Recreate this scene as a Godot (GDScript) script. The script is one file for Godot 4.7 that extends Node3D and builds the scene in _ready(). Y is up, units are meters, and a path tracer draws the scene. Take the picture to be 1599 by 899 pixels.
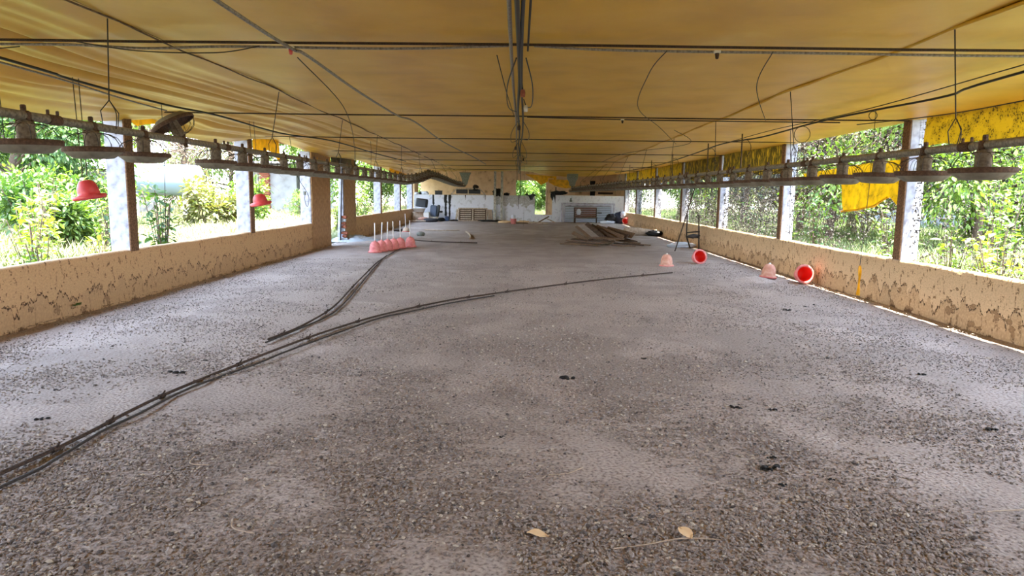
extends Node3D
# An abandoned poultry house: yellow tarpaulin ceiling, two feeder lines, low walls open to overgrown yards.
# x: across (left negative), z: negative into the depth. Camera stands near the end wall, 1.65 m above the litter floor.

const XL := -5.87
const XR := 5.80
const ZP := -38.95   # white partition at the far end
const ZB := -42.5    # back wall behind the partition
var M := {}
var used := {}
var rng := RandomNumberGenerator.new()
const ORD := ["first", "second", "third", "fourth", "fifth", "sixth", "seventh", "eighth", "ninth", "tenth", "eleventh", "twelfth", "thirteenth", "fourteenth", "fifteenth", "sixteenth", "seventeenth", "eighteenth", "nineteenth", "twentieth", "twenty-first", "twenty-second", "twenty-third", "twenty-fourth", "twenty-fifth", "twenty-sixth", "twenty-seventh", "twenty-eighth", "twenty-ninth", "thirtieth", "thirty-first", "thirty-second", "thirty-third", "thirty-fourth", "thirty-fifth", "thirty-sixth", "thirty-seventh", "thirty-eighth", "thirty-ninth", "fortieth", "forty-first", "forty-second", "forty-third", "forty-fourth", "forty-fifth", "forty-sixth", "forty-seventh", "forty-eighth", "forty-ninth", "fiftieth"]

func _ready():
	rng.seed = 4711
	camera_and_light()
	materials()
	shell()
	ceiling_tarps()
	side_netting_and_curtains()
	far_end()
	overhead_rods_and_cables()
	feeder_lines()
	bells()
	floor_things()
	yard()

func camera_and_light():
	var cam := Camera3D.new()
	cam.name = "camera"
	var pitch := 0.1355
	var yaw := 0.0091
	var roll := 0.0118
	var f := Vector3(-sin(yaw) * cos(pitch), -sin(pitch), -cos(yaw) * cos(pitch))
	var r := Vector3(cos(yaw), 0, -sin(yaw))
	var u := r.cross(f)
	var r2 := cos(roll) * r + sin(roll) * u
	var u2 := -sin(roll) * r + cos(roll) * u
	cam.transform = Transform3D(Basis(r2, u2, -f), Vector3(0, 1.65, 0))
	cam.fov = rad_to_deg(2.0 * atan(449.5 / 1083.8))
	cam.near = 0.05
	cam.far = 400.0
	cam.current = true
	add_child(cam)
	var env := Environment.new()
	env.background_mode = Environment.BG_SKY
	var sky := Sky.new()
	var sm := ProceduralSkyMaterial.new()
	sm.sky_top_color = Color(0.68, 0.77, 0.90)
	sm.sky_horizon_color = Color(0.92, 0.93, 0.94)
	sm.ground_horizon_color = Color(0.80, 0.82, 0.80)
	sm.ground_bottom_color = Color(0.45, 0.45, 0.38)
	sm.sun_angle_max = 1.0
	sm.energy_multiplier = 0.9
	sky.sky_material = sm
	env.sky = sky
	env.ambient_light_source = Environment.AMBIENT_SOURCE_SKY
	env.tonemap_mode = Environment.TONE_MAPPER_LINEAR
	env.tonemap_exposure = 17.5
	env.sdfgi_enabled = true
	env.ssao_enabled = true
	env.ssil_enabled = true
	var we := WorldEnvironment.new()
	we.name = "world_environment"
	we.environment = env
	add_child(we)
	# high noon sun from beyond the netting wall
	var sun := DirectionalLight3D.new()
	sun.name = "sun"
	var el := deg_to_rad(74.0)
	var az := deg_to_rad(30.0)
	var to_sun := Vector3(cos(el) * cos(az), sin(el), cos(el) * sin(az))
	sun.look_at_from_position(to_sun * 50.0, Vector3.ZERO, Vector3(0, 0, 1))
	sun.light_color = Color(1.0, 0.97, 0.91)
	sun.light_energy = 0.85
	sun.light_angular_distance = 0.6
	sun.shadow_enabled = true
	add_child(sun)

# ---------------------------------------------------------------- objects
func numbered(called: String) -> String:
	var n: int = used.get(called, 0)
	used[called] = n + 1
	return called if n == 0 else "%s_%03d" % [called, n]

func thing(called: String, label: String, category: String, at := Vector3.ZERO, group := "") -> Node3D:
	var o := Node3D.new()
	o.name = numbered(called)
	add_child(o)
	o.position = at
	o.set_meta("label", label)
	o.set_meta("category", category)
	if group != "":
		o.set_meta("group", group)
	return o

func put(called: String, mesh: Mesh, mat: Material, parent: Node = null) -> MeshInstance3D:
	var o := MeshInstance3D.new()
	o.mesh = mesh
	if mat:
		o.material_override = mat
	if parent == null:
		o.name = numbered(called)
		add_child(o)
	else:
		o.name = called
		parent.add_child(o, true)
	return o

func obj(called: String, st: SurfaceTool, mat: Material, parent: Node = null) -> MeshInstance3D:
	st.generate_normals()
	return put(called, st.commit(), mat, parent)

func tag(o: Node, label: String, category: String, group := "") -> Node:
	o.set_meta("label", label)
	o.set_meta("category", category)
	if group != "":
		o.set_meta("group", group)
	return o

func struct(o: Node, label := "") -> Node:
	o.set_meta("kind", "structure")
	if label != "":
		o.set_meta("label", label)
	return o

func stuff(o: Node) -> Node:
	o.set_meta("kind", "stuff")
	return o

# ---------------------------------------------------------------- shapes
func begin() -> SurfaceTool:
	var st := SurfaceTool.new()
	st.begin(Mesh.PRIMITIVE_TRIANGLES)
	return st

func face(st: SurfaceTool, p: Array, outward: Vector3):
	var n: Vector3 = (p[1] - p[0]).cross(p[2] - p[0])
	if n.dot(outward) > 0:
		p = p.duplicate()
		p.reverse()
	st.set_smooth_group(-1)
	for k in range(1, p.size() - 1):
		st.add_vertex(p[0])
		st.add_vertex(p[k])
		st.add_vertex(p[k + 1])

# chamfered box, centred on xf
func cbox(st: SurfaceTool, xf: Transform3D, size: Vector3, b := 0.0):
	var h := size * 0.5
	b = minf(b, minf(h.x, minf(h.y, h.z)) * 0.9)
	var q := func(s: Vector3, a: int) -> Vector3:
		var e := Vector3(h.x - b, h.y - b, h.z - b)
		e[a] = h[a]
		return xf * (s * e)
	for a in 3:
		var a1 := (a + 1) % 3
		var a2 := (a + 2) % 3
		for s in [-1.0, 1.0]:
			var pts := []
			for c in [[-1, -1], [1, -1], [1, 1], [-1, 1]]:
				var sg := Vector3.ZERO
				sg[a] = s
				sg[a1] = c[0]
				sg[a2] = c[1]
				pts.append(q.call(sg, a))
			var o := Vector3.ZERO
			o[a] = s
			face(st, pts, xf.basis * o)
	if b <= 0.0:
		return
	for a in 3:
		var a1 := (a + 1) % 3
		var a2 := (a + 2) % 3
		for c in [[-1, -1], [1, -1], [1, 1], [-1, 1]]:
			var lo := Vector3.ZERO
			lo[a] = -1
			lo[a1] = c[0]
			lo[a2] = c[1]
			var hi := lo
			hi[a] = 1
			var o := lo
			o[a] = 0
			face(st, [q.call(lo, a1), q.call(hi, a1), q.call(hi, a2), q.call(lo, a2)], xf.basis * o)
	for sx in [-1, 1]:
		for sy in [-1, 1]:
			for sz in [-1, 1]:
				var s := Vector3(sx, sy, sz)
				face(st, [q.call(s, 0), q.call(s, 1), q.call(s, 2)], xf.basis * s)

func box_at(st: SurfaceTool, c: Vector3, size: Vector3, b := 0.0, turn := Vector3.ZERO):
	cbox(st, Transform3D(Basis.from_euler(turn), c), size, b)

# box between two points (a beam), with width w and height h
func beam(st: SurfaceTool, a: Vector3, c: Vector3, w: float, h: float, b := 0.0, roll := 0.0):
	var d := c - a
	var up := Vector3.UP if absf(d.normalized().y) < 0.95 else Vector3.RIGHT
	var z := d.normalized()
	var x := up.cross(z).normalized()
	cbox(st, Transform3D(Basis(x, z.cross(x), z).rotated(z, roll), (a + c) * 0.5), Vector3(w, h, d.length()), b)

func tube(st: SurfaceTool, pts: Array, r, sides := 6, caps := true):
	var n := pts.size()
	var rings := []
	var ref := Vector3.UP
	for i in n:
		var d: Vector3 = (pts[mini(i + 1, n - 1)] - pts[maxi(i - 1, 0)]).normalized()
		if i == 0:
			ref = Vector3.UP if absf(d.y) < 0.9 else Vector3.RIGHT
		var x := ref.cross(d)
		if x.length() < 1e-4:
			x = Vector3.FORWARD.cross(d)
		x = x.normalized()
		var y := d.cross(x)
		ref = y
		var rad: float = r[i] if r is Array else r
		var ring := []
		for k in sides:
			var t := TAU * k / sides
			ring.append(pts[i] + (x * cos(t) + y * sin(t)) * rad)
		rings.append(ring)
	st.set_smooth_group(0)
	for i in n - 1:
		for k in sides:
			var k2 := (k + 1) % sides
			st.add_vertex(rings[i][k]); st.add_vertex(rings[i + 1][k]); st.add_vertex(rings[i + 1][k2])
			st.add_vertex(rings[i][k]); st.add_vertex(rings[i + 1][k2]); st.add_vertex(rings[i][k2])
	if caps:
		face(st, rings[0], pts[0] - pts[1])
		face(st, rings[n - 1], pts[n - 1] - pts[n - 2])

# smooth curve through points
func curve(pts: Array, steps := 6) -> Array:
	var out := []
	var n := pts.size()
	for i in n - 1:
		var p0: Vector3 = pts[maxi(i - 1, 0)]
		var p3: Vector3 = pts[mini(i + 2, n - 1)]
		for k in steps:
			out.append((pts[i] as Vector3).cubic_interpolate(pts[i + 1], p0, p3, float(k) / steps))
	out.append(pts[n - 1])
	return out

# profile: array of Vector2(r, y), listed so that the outside is on the right when walking it upwards
func lathe(st: SurfaceTool, profile: Array, segs := 20, xf := Transform3D.IDENTITY, sharp := false):
	st.set_smooth_group(-1 if sharp else 0)
	for i in profile.size() - 1:
		var p: Vector2 = profile[i]
		var q: Vector2 = profile[i + 1]
		for k in segs:
			var t0 := TAU * k / segs
			var t1 := TAU * (k + 1) / segs
			var a := xf * Vector3(p.x * cos(t0), p.y, p.x * sin(t0))
			var b := xf * Vector3(p.x * cos(t1), p.y, p.x * sin(t1))
			var c := xf * Vector3(q.x * cos(t1), q.y, q.x * sin(t1))
			var d := xf * Vector3(q.x * cos(t0), q.y, q.x * sin(t0))
			if p.x > 1e-5:
				st.add_vertex(a); st.add_vertex(b); st.add_vertex(c)
			if q.x > 1e-5:
				st.add_vertex(a); st.add_vertex(c); st.add_vertex(d)

# grid surface from a function (i, j) -> [Vector3, Vector2 uv, Color]; flips so that 'outward' is the front
func grid(nu: int, nv: int, fn: Callable, flip := false, colored := false) -> SurfaceTool:
	var st := begin()
	st.set_smooth_group(0)
	for i in nu + 1:
		for j in nv + 1:
			var v: Array = fn.call(float(i) / nu, float(j) / nv)
			if colored:
				st.set_color(v[2])
			st.set_uv(v[1])
			st.add_vertex(v[0])
	for i in nu:
		for j in nv:
			var a := i * (nv + 1) + j
			var b := a + 1
			var c := a + nv + 1
			var d := c + 1
			if flip:
				st.add_index(a); st.add_index(b); st.add_index(c)
				st.add_index(b); st.add_index(d); st.add_index(c)
			else:
				st.add_index(a); st.add_index(c); st.add_index(b)
				st.add_index(b); st.add_index(c); st.add_index(d)
	return st

func many(mesh: Mesh, mat: Material, xfs: Array, cols: Array) -> MultiMesh:
	var mm := MultiMesh.new()
	mm.transform_format = MultiMesh.TRANSFORM_3D
	mm.use_colors = true
	mm.mesh = mesh
	mm.instance_count = xfs.size()
	for i in xfs.size():
		mm.set_instance_transform(i, xfs[i])
		mm.set_instance_color(i, cols[i])
	return mm

func scatter(called: String, mesh: Mesh, mat: Material, xfs: Array, cols: Array, parent: Node = null) -> MultiMeshInstance3D:
	var o := MultiMeshInstance3D.new()
	o.multimesh = many(mesh, mat, xfs, cols)
	o.material_override = mat
	o.set_meta("kind", "stuff")
	if parent == null:
		o.name = numbered(called)
		add_child(o)
	else:
		o.name = called
		parent.add_child(o, true)
	return o

func rr(a: float, b: float) -> float:
	return rng.randf_range(a, b)

func jit(s: float) -> Vector3:
	return Vector3(rr(-s, s), rr(-s, s), rr(-s, s))

func lin(pts: Array, x: float) -> float:
	if x <= pts[0][0]:
		return pts[0][1]
	for i in pts.size() - 1:
		if x <= pts[i + 1][0]:
			return lerpf(pts[i][1], pts[i + 1][1], (x - pts[i][0]) / (pts[i + 1][0] - pts[i][0]))
	return pts[-1][1]

func floor_y(z: float) -> float:
	return 0.09 * smoothstep(-29.0, -38.0, z)

# ---------------------------------------------------------------- materials
func noise(freq: float, sd: int, kind := FastNoiseLite.TYPE_SIMPLEX_SMOOTH, oct := 4) -> FastNoiseLite:
	var n := FastNoiseLite.new()
	n.noise_type = kind
	n.frequency = freq
	n.seed = sd
	n.fractal_octaves = oct
	if oct <= 1:
		n.fractal_type = FastNoiseLite.FRACTAL_NONE
	return n

func bytes(w: int, h: int, freq: float, sd: int, kind := FastNoiseLite.TYPE_SIMPLEX_SMOOTH, oct := 4) -> PackedByteArray:
	var im := noise(freq, sd, kind, oct).get_seamless_image(w, h, false, false, 0.12, true)
	im.convert(Image.FORMAT_L8)
	return im.get_data()

func flat(c: Color, rough := 0.8, metal := 0.0) -> StandardMaterial3D:
	var m := StandardMaterial3D.new()
	m.albedo_color = c
	m.roughness = rough
	m.metallic = metal
	return m

# mottled material: colours from a ramp over noise, triplanar in the object's own axes
func mottled(cols: Array, freq: float, scale: float, sd: int, rough := 0.85, bump := 0.0, metal := 0.0, stretch := Vector3.ONE, oct := 5, kind := FastNoiseLite.TYPE_SIMPLEX_SMOOTH, world := false, size := 512) -> StandardMaterial3D:
	var m := StandardMaterial3D.new()
	var g := Gradient.new()
	var offs := PackedFloat32Array()
	var cc := PackedColorArray()
	for i in cols.size():
		offs.append(cols[i][0])
		cc.append(cols[i][1])
	g.offsets = offs
	g.colors = cc
	var src := bytes(size, size, freq, sd, kind, oct)
	var lut := []
	for i in 256:
		lut.append(g.sample(i / 255.0))
	var data := PackedByteArray()
	data.resize(size * size * 3)
	for i in size * size:
		var c: Color = lut[src[i]]
		data[i * 3] = c.r8
		data[i * 3 + 1] = c.g8
		data[i * 3 + 2] = c.b8
	m.albedo_texture = ImageTexture.create_from_image(Image.create_from_data(size, size, false, Image.FORMAT_RGB8, data))
	m.roughness = rough
	m.metallic = metal
	m.uv1_triplanar = true
	m.uv1_world_triplanar = world
	m.uv1_scale = Vector3.ONE * scale * stretch
	if bump > 0.0:
		var im := Image.create_from_data(size, size, false, Image.FORMAT_L8, src)
		im.convert(Image.FORMAT_RGBA8)
		im.bump_map_to_normal_map(6.0)
		m.normal_enabled = true
		m.normal_texture = ImageTexture.create_from_image(im)
		m.normal_scale = bump
	return m

# plaster of a low wall: u along 8 m, v over its height; peeling patches, cracks, rain streaks and soil splashed on the foot
func plaster(base: Color, under: Color, dirt: Color, sd: int, peel: float, streak: float) -> StandardMaterial3D:
	var w := 2048
	var h := 256
	var a := bytes(w, h, 0.012, sd, FastNoiseLite.TYPE_SIMPLEX_SMOOTH, 5)
	var fine := bytes(w, h, 0.09, sd + 1, FastNoiseLite.TYPE_SIMPLEX_SMOOTH, 3)
	var st := bytes(w, 64, 0.045, sd + 2, FastNoiseLite.TYPE_SIMPLEX_SMOOTH, 3)
	var sp := bytes(w, h, 0.05, sd + 3, FastNoiseLite.TYPE_SIMPLEX_SMOOTH, 4)
	var col := PackedByteArray()
	col.resize(w * h * 3)
	var hgt := PackedByteArray()
	hgt.resize(w * h)
	for y in h:
		var up := 1.0 - (y + 0.5) / h
		var thr := lerpf(0.80 - peel, 0.95 - peel * 0.4, smoothstep(0.25, 0.75, up))
		for x in w:
			var i := y * w + x
			var n := a[i] / 255.0
			var fv := fine[i] / 255.0
			var c := base
			c = c.lerp(dirt, 0.22 * (fv - 0.3))
			var hh := 0.75 + 0.1 * fv
			var s := st[(y >> 2) * w + x] / 255.0
			if s > 0.74 - streak:
				c = c.lerp(dirt, clampf((s - 0.74 + streak) * 6.0, 0.0, 0.75) * smoothstep(0.25, 0.6, fv))
			var q := sp[i] / 255.0
			if q > 0.80:
				c = c.lerp(dirt, clampf((q - 0.80) * 14.0, 0.0, 0.9))
				hh -= 0.1
			# below the wandering crack the paint is duller and rougher
			var line := 0.36 + 0.55 * (a[(h / 2) * w + x] / 255.0 - 0.5) + 0.12 * (fine[(h / 3) * w + x] / 255.0 - 0.5)
			if up < line:
				c = c.lerp(under, 0.55 * clampf(0.4 + fv, 0.0, 1.0))
				hh -= 0.06
			if absf(up - line) < 0.008 + 0.05 * maxf(0.0, fv - 0.40) and n > 0.33:
				c = dirt.darkened(0.25 * fv)
				hh = 0.3
			var e := n - thr
			if e > 0.0:
				c = under.lerp(dirt, 0.45 * fv)
				hh = 0.4 + 0.15 * fv
			if absf(e) < 0.010 and fv > 0.4:
				c = dirt
				hh = 0.3
			var foot := 0.09 + 0.12 * (n - 0.5) + 0.06 * (fv - 0.5)
			if up < foot:
				c = c.lerp(dirt, clampf((foot - up) * 22.0, 0.0, 0.9))
			col[i * 3] = c.r8
			col[i * 3 + 1] = c.g8
			col[i * 3 + 2] = c.b8
			hgt[i] = int(hh * 255.0)
	var m := StandardMaterial3D.new()
	m.albedo_texture = ImageTexture.create_from_image(Image.create_from_data(w, h, false, Image.FORMAT_RGB8, col))
	var im := Image.create_from_data(w, h, false, Image.FORMAT_L8, hgt)
	im.convert(Image.FORMAT_RGBA8)
	im.bump_map_to_normal_map(5.0)
	m.normal_enabled = true
	m.normal_texture = ImageTexture.create_from_image(im)
	m.normal_scale = 0.9
	m.roughness = 0.9
	return m

# sun-bleached curtain cloth splashed with dark litter
func splashed(base: Color, spot: Color, sd: int, amount: float, moss: float) -> StandardMaterial3D:
	var s := 1024
	var a := bytes(s, s, 0.05, sd, FastNoiseLite.TYPE_SIMPLEX_SMOOTH, 4)
	var b := bytes(s, s, 0.010, sd + 5, FastNoiseLite.TYPE_SIMPLEX_SMOOTH, 4)
	var col := PackedByteArray()
	col.resize(s * s * 3)
	for i in s * s:
		var big := b[i] / 255.0
		var n := a[i] / 255.0 + (big - 0.5) * 0.45
		var c := base.lerp(base.darkened(0.22), clampf(big * 1.6 - 0.5, 0.0, 1.0))
		if n > 0.80 - amount:
			c = c.lerp(spot, clampf((n - 0.80 + amount) * 9.0, 0.0, 0.92))
		if moss > 0.0 and big > 0.75 - moss:
			c = c.lerp(Color(0.13, 0.12, 0.07), clampf((big - 0.75 + moss) * 5.0, 0.0, 0.85) * (0.4 + 0.6 * a[i] / 255.0))
		col[i * 3] = c.r8
		col[i * 3 + 1] = c.g8
		col[i * 3 + 2] = c.b8
	var m := StandardMaterial3D.new()
	m.albedo_texture = ImageTexture.create_from_image(Image.create_from_data(s, s, false, Image.FORMAT_RGB8, col))
	m.uv1_triplanar = true
	m.uv1_world_triplanar = true
	m.uv1_scale = Vector3.ONE * 0.45
	m.roughness = 0.6
	m.backlight_enabled = true
	m.backlight = Color(0.75, 0.7, 0.5)
	return m

func vcol(rough := 0.9, back := Color.BLACK) -> StandardMaterial3D:
	var m := StandardMaterial3D.new()
	m.vertex_color_use_as_albedo = true
	m.roughness = rough
	if back != Color.BLACK:
		m.backlight_enabled = true
		m.backlight = back
	return m

func materials():
	M.litter = mottled([[0.0, Color(0.33, 0.29, 0.27)], [0.22, Color(0.53, 0.475, 0.445)], [0.36, Color(0.665, 0.61, 0.575)], [0.6, Color(0.725, 0.67, 0.635)], [0.85, Color(0.77, 0.715, 0.665)], [1.0, Color(0.86, 0.82, 0.77)]], 0.055, 0.55, 11, 0.95, 0.6, 0.0, Vector3.ONE, 6, FastNoiseLite.TYPE_SIMPLEX_SMOOTH, true, 1024)
	M.litter.vertex_color_use_as_albedo = true
	M.plaster_a = plaster(Color(0.80, 0.66, 0.49), Color(0.69, 0.57, 0.43), Color(0.36, 0.26, 0.17), 21, 0.03, 0.02)
	M.plaster_b = plaster(Color(0.84, 0.73, 0.58), Color(0.66, 0.54, 0.40), Color(0.33, 0.24, 0.15), 57, 0.09, 0.06)
	M.streaky = mottled([[0.0, Color(0.36, 0.26, 0.17)], [0.3, Color(0.64, 0.50, 0.36)], [0.6, Color(0.74, 0.60, 0.44)], [1.0, Color(0.82, 0.69, 0.52)]], 0.03, 0.8, 31, 0.92, 0.5, 0.0, Vector3(2.2, 0.45, 2.2))
	M.paint_side = mottled([[0.0, Color(0.48, 0.47, 0.50)], [0.28, Color(0.62, 0.62, 0.67)], [0.5, Color(0.68, 0.69, 0.74)], [1.0, Color(0.75, 0.76, 0.80)]], 0.012, 0.9, 33, 0.85, 0.4)
	M.post_face = mottled([[0.0, Color(0.24, 0.17, 0.12)], [0.4, Color(0.42, 0.31, 0.22)], [1.0, Color(0.56, 0.43, 0.31)]], 0.03, 1.5, 35, 0.9, 0.4)
	M.beige = mottled([[0.0, Color(0.66, 0.52, 0.38)], [0.3, Color(0.90, 0.76, 0.58)], [1.0, Color(0.96, 0.84, 0.66)]], 0.012, 0.35, 36, 0.9, 0.3)
	M.tarp = mottled([[0.0, Color(0.83, 0.64, 0.16)], [0.5, Color(0.885, 0.70, 0.20)], [0.8, Color(0.90, 0.72, 0.23)], [1.0, Color(0.92, 0.77, 0.32)]], 0.01, 0.2, 41, 0.42, 0.12, 0.0, Vector3.ONE, 6, FastNoiseLite.TYPE_SIMPLEX_SMOOTH, true)
	M.tarp_flap = splashed(Color(0.93, 0.70, 0.16), Color(0.70, 0.48, 0.12), 43, -0.05, 0.0)
	M.curtain = splashed(Color(0.80, 0.66, 0.11), Color(0.20, 0.15, 0.06), 45, 0.13, 0.0)
	M.curtain_clean = splashed(Color(0.96, 0.77, 0.08), Color(0.22, 0.16, 0.06), 47, 0.0, 0.0)
	M.curtain_moss = splashed(Color(0.80, 0.66, 0.18), Color(0.14, 0.12, 0.07), 49, 0.17, 0.42)
	M.curtain_moss.uv1_scale = Vector3(1.0, 0.28, 1.0)
	M.rust = mottled([[0.0, Color(0.14, 0.10, 0.08)], [0.5, Color(0.26, 0.20, 0.16)], [1.0, Color(0.38, 0.29, 0.22)]], 0.05, 4.0, 51, 0.75, 0.3, 0.2, Vector3.ONE, 3, FastNoiseLite.TYPE_SIMPLEX_SMOOTH, false, 256)
	M.steel = mottled([[0.0, Color(0.33, 0.30, 0.26)], [0.5, Color(0.52, 0.49, 0.44)], [1.0, Color(0.66, 0.62, 0.55)]], 0.04, 3.0, 53, 0.55, 0.2, 0.3, Vector3.ONE, 4, FastNoiseLite.TYPE_SIMPLEX_SMOOTH, false, 256)
	M.conduit = mottled([[0.0, Color(0.36, 0.33, 0.30)], [0.5, Color(0.55, 0.52, 0.48)], [1.0, Color(0.70, 0.67, 0.62)]], 0.04, 3.0, 54, 0.6, 0.1, 0.0, Vector3.ONE, 4, FastNoiseLite.TYPE_SIMPLEX_SMOOTH, false, 256)
	M.rubber = flat(Color(0.07, 0.07, 0.075), 0.5)
	M.wire = flat(Color(0.18, 0.15, 0.13), 0.7)
	M.string = flat(Color(0.34, 0.28, 0.20), 0.9)
	M.pan = mottled([[0.0, Color(0.36, 0.33, 0.27)], [0.45, Color(0.47, 0.445, 0.38)], [1.0, Color(0.56, 0.54, 0.47)]], 0.015, 3.0, 61, 0.7, 0.2, 0.0, Vector3.ONE, 4, FastNoiseLite.TYPE_SIMPLEX_SMOOTH, false, 256)
	M.pan_rim = mottled([[0.0, Color(0.17, 0.11, 0.08)], [0.5, Color(0.32, 0.23, 0.17)], [1.0, Color(0.45, 0.35, 0.27)]], 0.04, 4.0, 62, 0.85, 0.3, 0.0, Vector3.ONE, 4, FastNoiseLite.TYPE_SIMPLEX_SMOOTH, false, 256)
	M.feed_tube = mottled([[0.0, Color(0.22, 0.17, 0.13)], [0.5, Color(0.46, 0.40, 0.33)], [1.0, Color(0.60, 0.55, 0.47)]], 0.03, 4.0, 63, 0.8, 0.2, 0.0, Vector3.ONE, 4, FastNoiseLite.TYPE_SIMPLEX_SMOOTH, false, 256)
	M.bell_red = mottled([[0.0, Color(0.72, 0.18, 0.20)], [0.6, Color(0.83, 0.27, 0.28)], [1.0, Color(0.86, 0.42, 0.38)]], 0.02, 2.0, 65, 0.5, 0.0, 0.0, Vector3.ONE, 4, FastNoiseLite.TYPE_SIMPLEX_SMOOTH, false, 256)
	M.bell_pink = mottled([[0.0, Color(0.80, 0.40, 0.38)], [0.5, Color(0.89, 0.52, 0.50)], [1.0, Color(0.92, 0.68, 0.62)]], 0.02, 2.0, 66, 0.6, 0.0, 0.0, Vector3.ONE, 4, FastNoiseLite.TYPE_SIMPLEX_SMOOTH, false, 256)
	M.bell_dusty = mottled([[0.0, Color(0.72, 0.48, 0.40)], [0.5, Color(0.83, 0.62, 0.53)], [1.0, Color(0.88, 0.74, 0.66)]], 0.02, 2.0, 67, 0.85, 0.0, 0.0, Vector3.ONE, 4, FastNoiseLite.TYPE_SIMPLEX_SMOOTH, false, 256)
	M.bell_inside = flat(Color(0.90, 0.20, 0.16), 0.45)
	M.white_plastic = flat(Color(0.88, 0.87, 0.84), 0.5)
	M.wood = mottled([[0.0, Color(0.20, 0.15, 0.11)], [0.4, Color(0.40, 0.31, 0.235)], [0.7, Color(0.52, 0.42, 0.32)], [1.0, Color(0.66, 0.56, 0.45)]], 0.03, 1.6, 71, 0.9, 0.6, 0.0, Vector3(4, 4, 0.5))
	M.wood_dark = mottled([[0.0, Color(0.13, 0.10, 0.08)], [0.5, Color(0.30, 0.23, 0.18)], [1.0, Color(0.46, 0.37, 0.29)]], 0.03, 1.6, 72, 0.9, 0.6, 0.0, Vector3(4, 4, 0.5), 5, FastNoiseLite.TYPE_SIMPLEX_SMOOTH, false, 256)
	M.cream = mottled([[0.0, Color(0.58, 0.50, 0.42)], [0.5, Color(0.76, 0.68, 0.59)], [1.0, Color(0.86, 0.79, 0.70)]], 0.03, 1.0, 73, 0.8, 0.1, 0.0, Vector3.ONE, 4, FastNoiseLite.TYPE_SIMPLEX_SMOOTH, false, 256)
	M.black_plastic = flat(Color(0.05, 0.05, 0.055), 0.45)
	M.grey_plastic = mottled([[0.0, Color(0.36, 0.38, 0.36)], [0.5, Color(0.50, 0.52, 0.49)], [1.0, Color(0.60, 0.62, 0.58)]], 0.03, 2.0, 75, 0.7, 0.0, 0.0, Vector3.ONE, 3, FastNoiseLite.TYPE_SIMPLEX_SMOOTH, false, 256)
	M.blue_grey = flat(Color(0.36, 0.41, 0.50), 0.6)
	M.sack_white = flat(Color(0.86, 0.88, 0.92), 0.7)
	M.sand = mottled([[0.0, Color(0.50, 0.52, 0.54)], [0.5, Color(0.68, 0.71, 0.73)], [1.0, Color(0.84, 0.86, 0.88)]], 0.06, 2.0, 77, 0.95, 0.8)
	M.brick = mottled([[0.0, Color(0.42, 0.22, 0.16)], [0.5, Color(0.62, 0.36, 0.27)], [1.0, Color(0.76, 0.52, 0.42)]], 0.04, 2.0, 79, 0.9, 0.3, 0.0, Vector3.ONE, 4, FastNoiseLite.TYPE_SIMPLEX_SMOOTH, false, 256)
	M.mortar = flat(Color(0.66, 0.62, 0.57), 0.95)
	M.soil = mottled([[0.0, Color(0.22, 0.20, 0.12)], [0.5, Color(0.36, 0.34, 0.20)], [1.0, Color(0.50, 0.45, 0.30)]], 0.03, 0.4, 81, 0.95, 0.3, 0.0, Vector3.ONE, 5, FastNoiseLite.TYPE_SIMPLEX_SMOOTH, true)
	M.bark = mottled([[0.0, Color(0.20, 0.16, 0.13)], [0.5, Color(0.36, 0.30, 0.25)], [1.0, Color(0.52, 0.46, 0.40)]], 0.04, 1.2, 83, 0.95, 0.6, 0.0, Vector3(2, 0.5, 2))
	M.render_white = mottled([[0.0, Color(0.54, 0.54, 0.54)], [0.4, Color(0.66, 0.66, 0.68)], [1.0, Color(0.74, 0.74, 0.76)]], 0.01, 0.2, 85, 0.85)
	M.roof_grey = mottled([[0.0, Color(0.55, 0.53, 0.55)], [0.5, Color(0.74, 0.72, 0.76)], [1.0, Color(0.85, 0.84, 0.88)]], 0.02, 0.3, 87, 0.85)
	M.leaf = vcol(0.55, Color(0.75, 0.8, 0.35))
	M.blade = vcol(0.7, Color(0.6, 0.65, 0.4))
	M.grain = vcol(0.95)
	M.dark = flat(Color(0.10, 0.08, 0.065), 0.9)
	M.net_litter = vcol(0.95)
	M.bench_wood = mottled([[0.0, Color(0.30, 0.19, 0.14)], [0.5, Color(0.46, 0.32, 0.26)], [1.0, Color(0.60, 0.45, 0.37)]], 0.03, 1.6, 95, 0.85, 0.3, 0.0, Vector3(0.5, 4, 4), 4, FastNoiseLite.TYPE_SIMPLEX_SMOOTH, false, 256)
	M.post_paint = mottled([[0.0, Color(0.52, 0.50, 0.45)], [0.5, Color(0.74, 0.72, 0.67)], [1.0, Color(0.86, 0.84, 0.80)]], 0.02, 1.2, 97, 0.85, 0.0, 0.0, Vector3.ONE, 4, FastNoiseLite.TYPE_SIMPLEX_SMOOTH, false, 256)
	M.tank_paint = flat(Color(0.50, 0.58, 0.64), 0.45)
	M.shutter_paint = flat(Color(0.80, 0.83, 0.88), 0.6)
	M.whitewash = mottled([[0.0, Color(0.78, 0.78, 0.80)], [0.3, Color(0.92, 0.93, 0.96)], [1.0, Color(0.95, 0.96, 0.98)]], 0.012, 0.9, 93, 0.85)
	M.partition = partition_paint()

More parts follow.
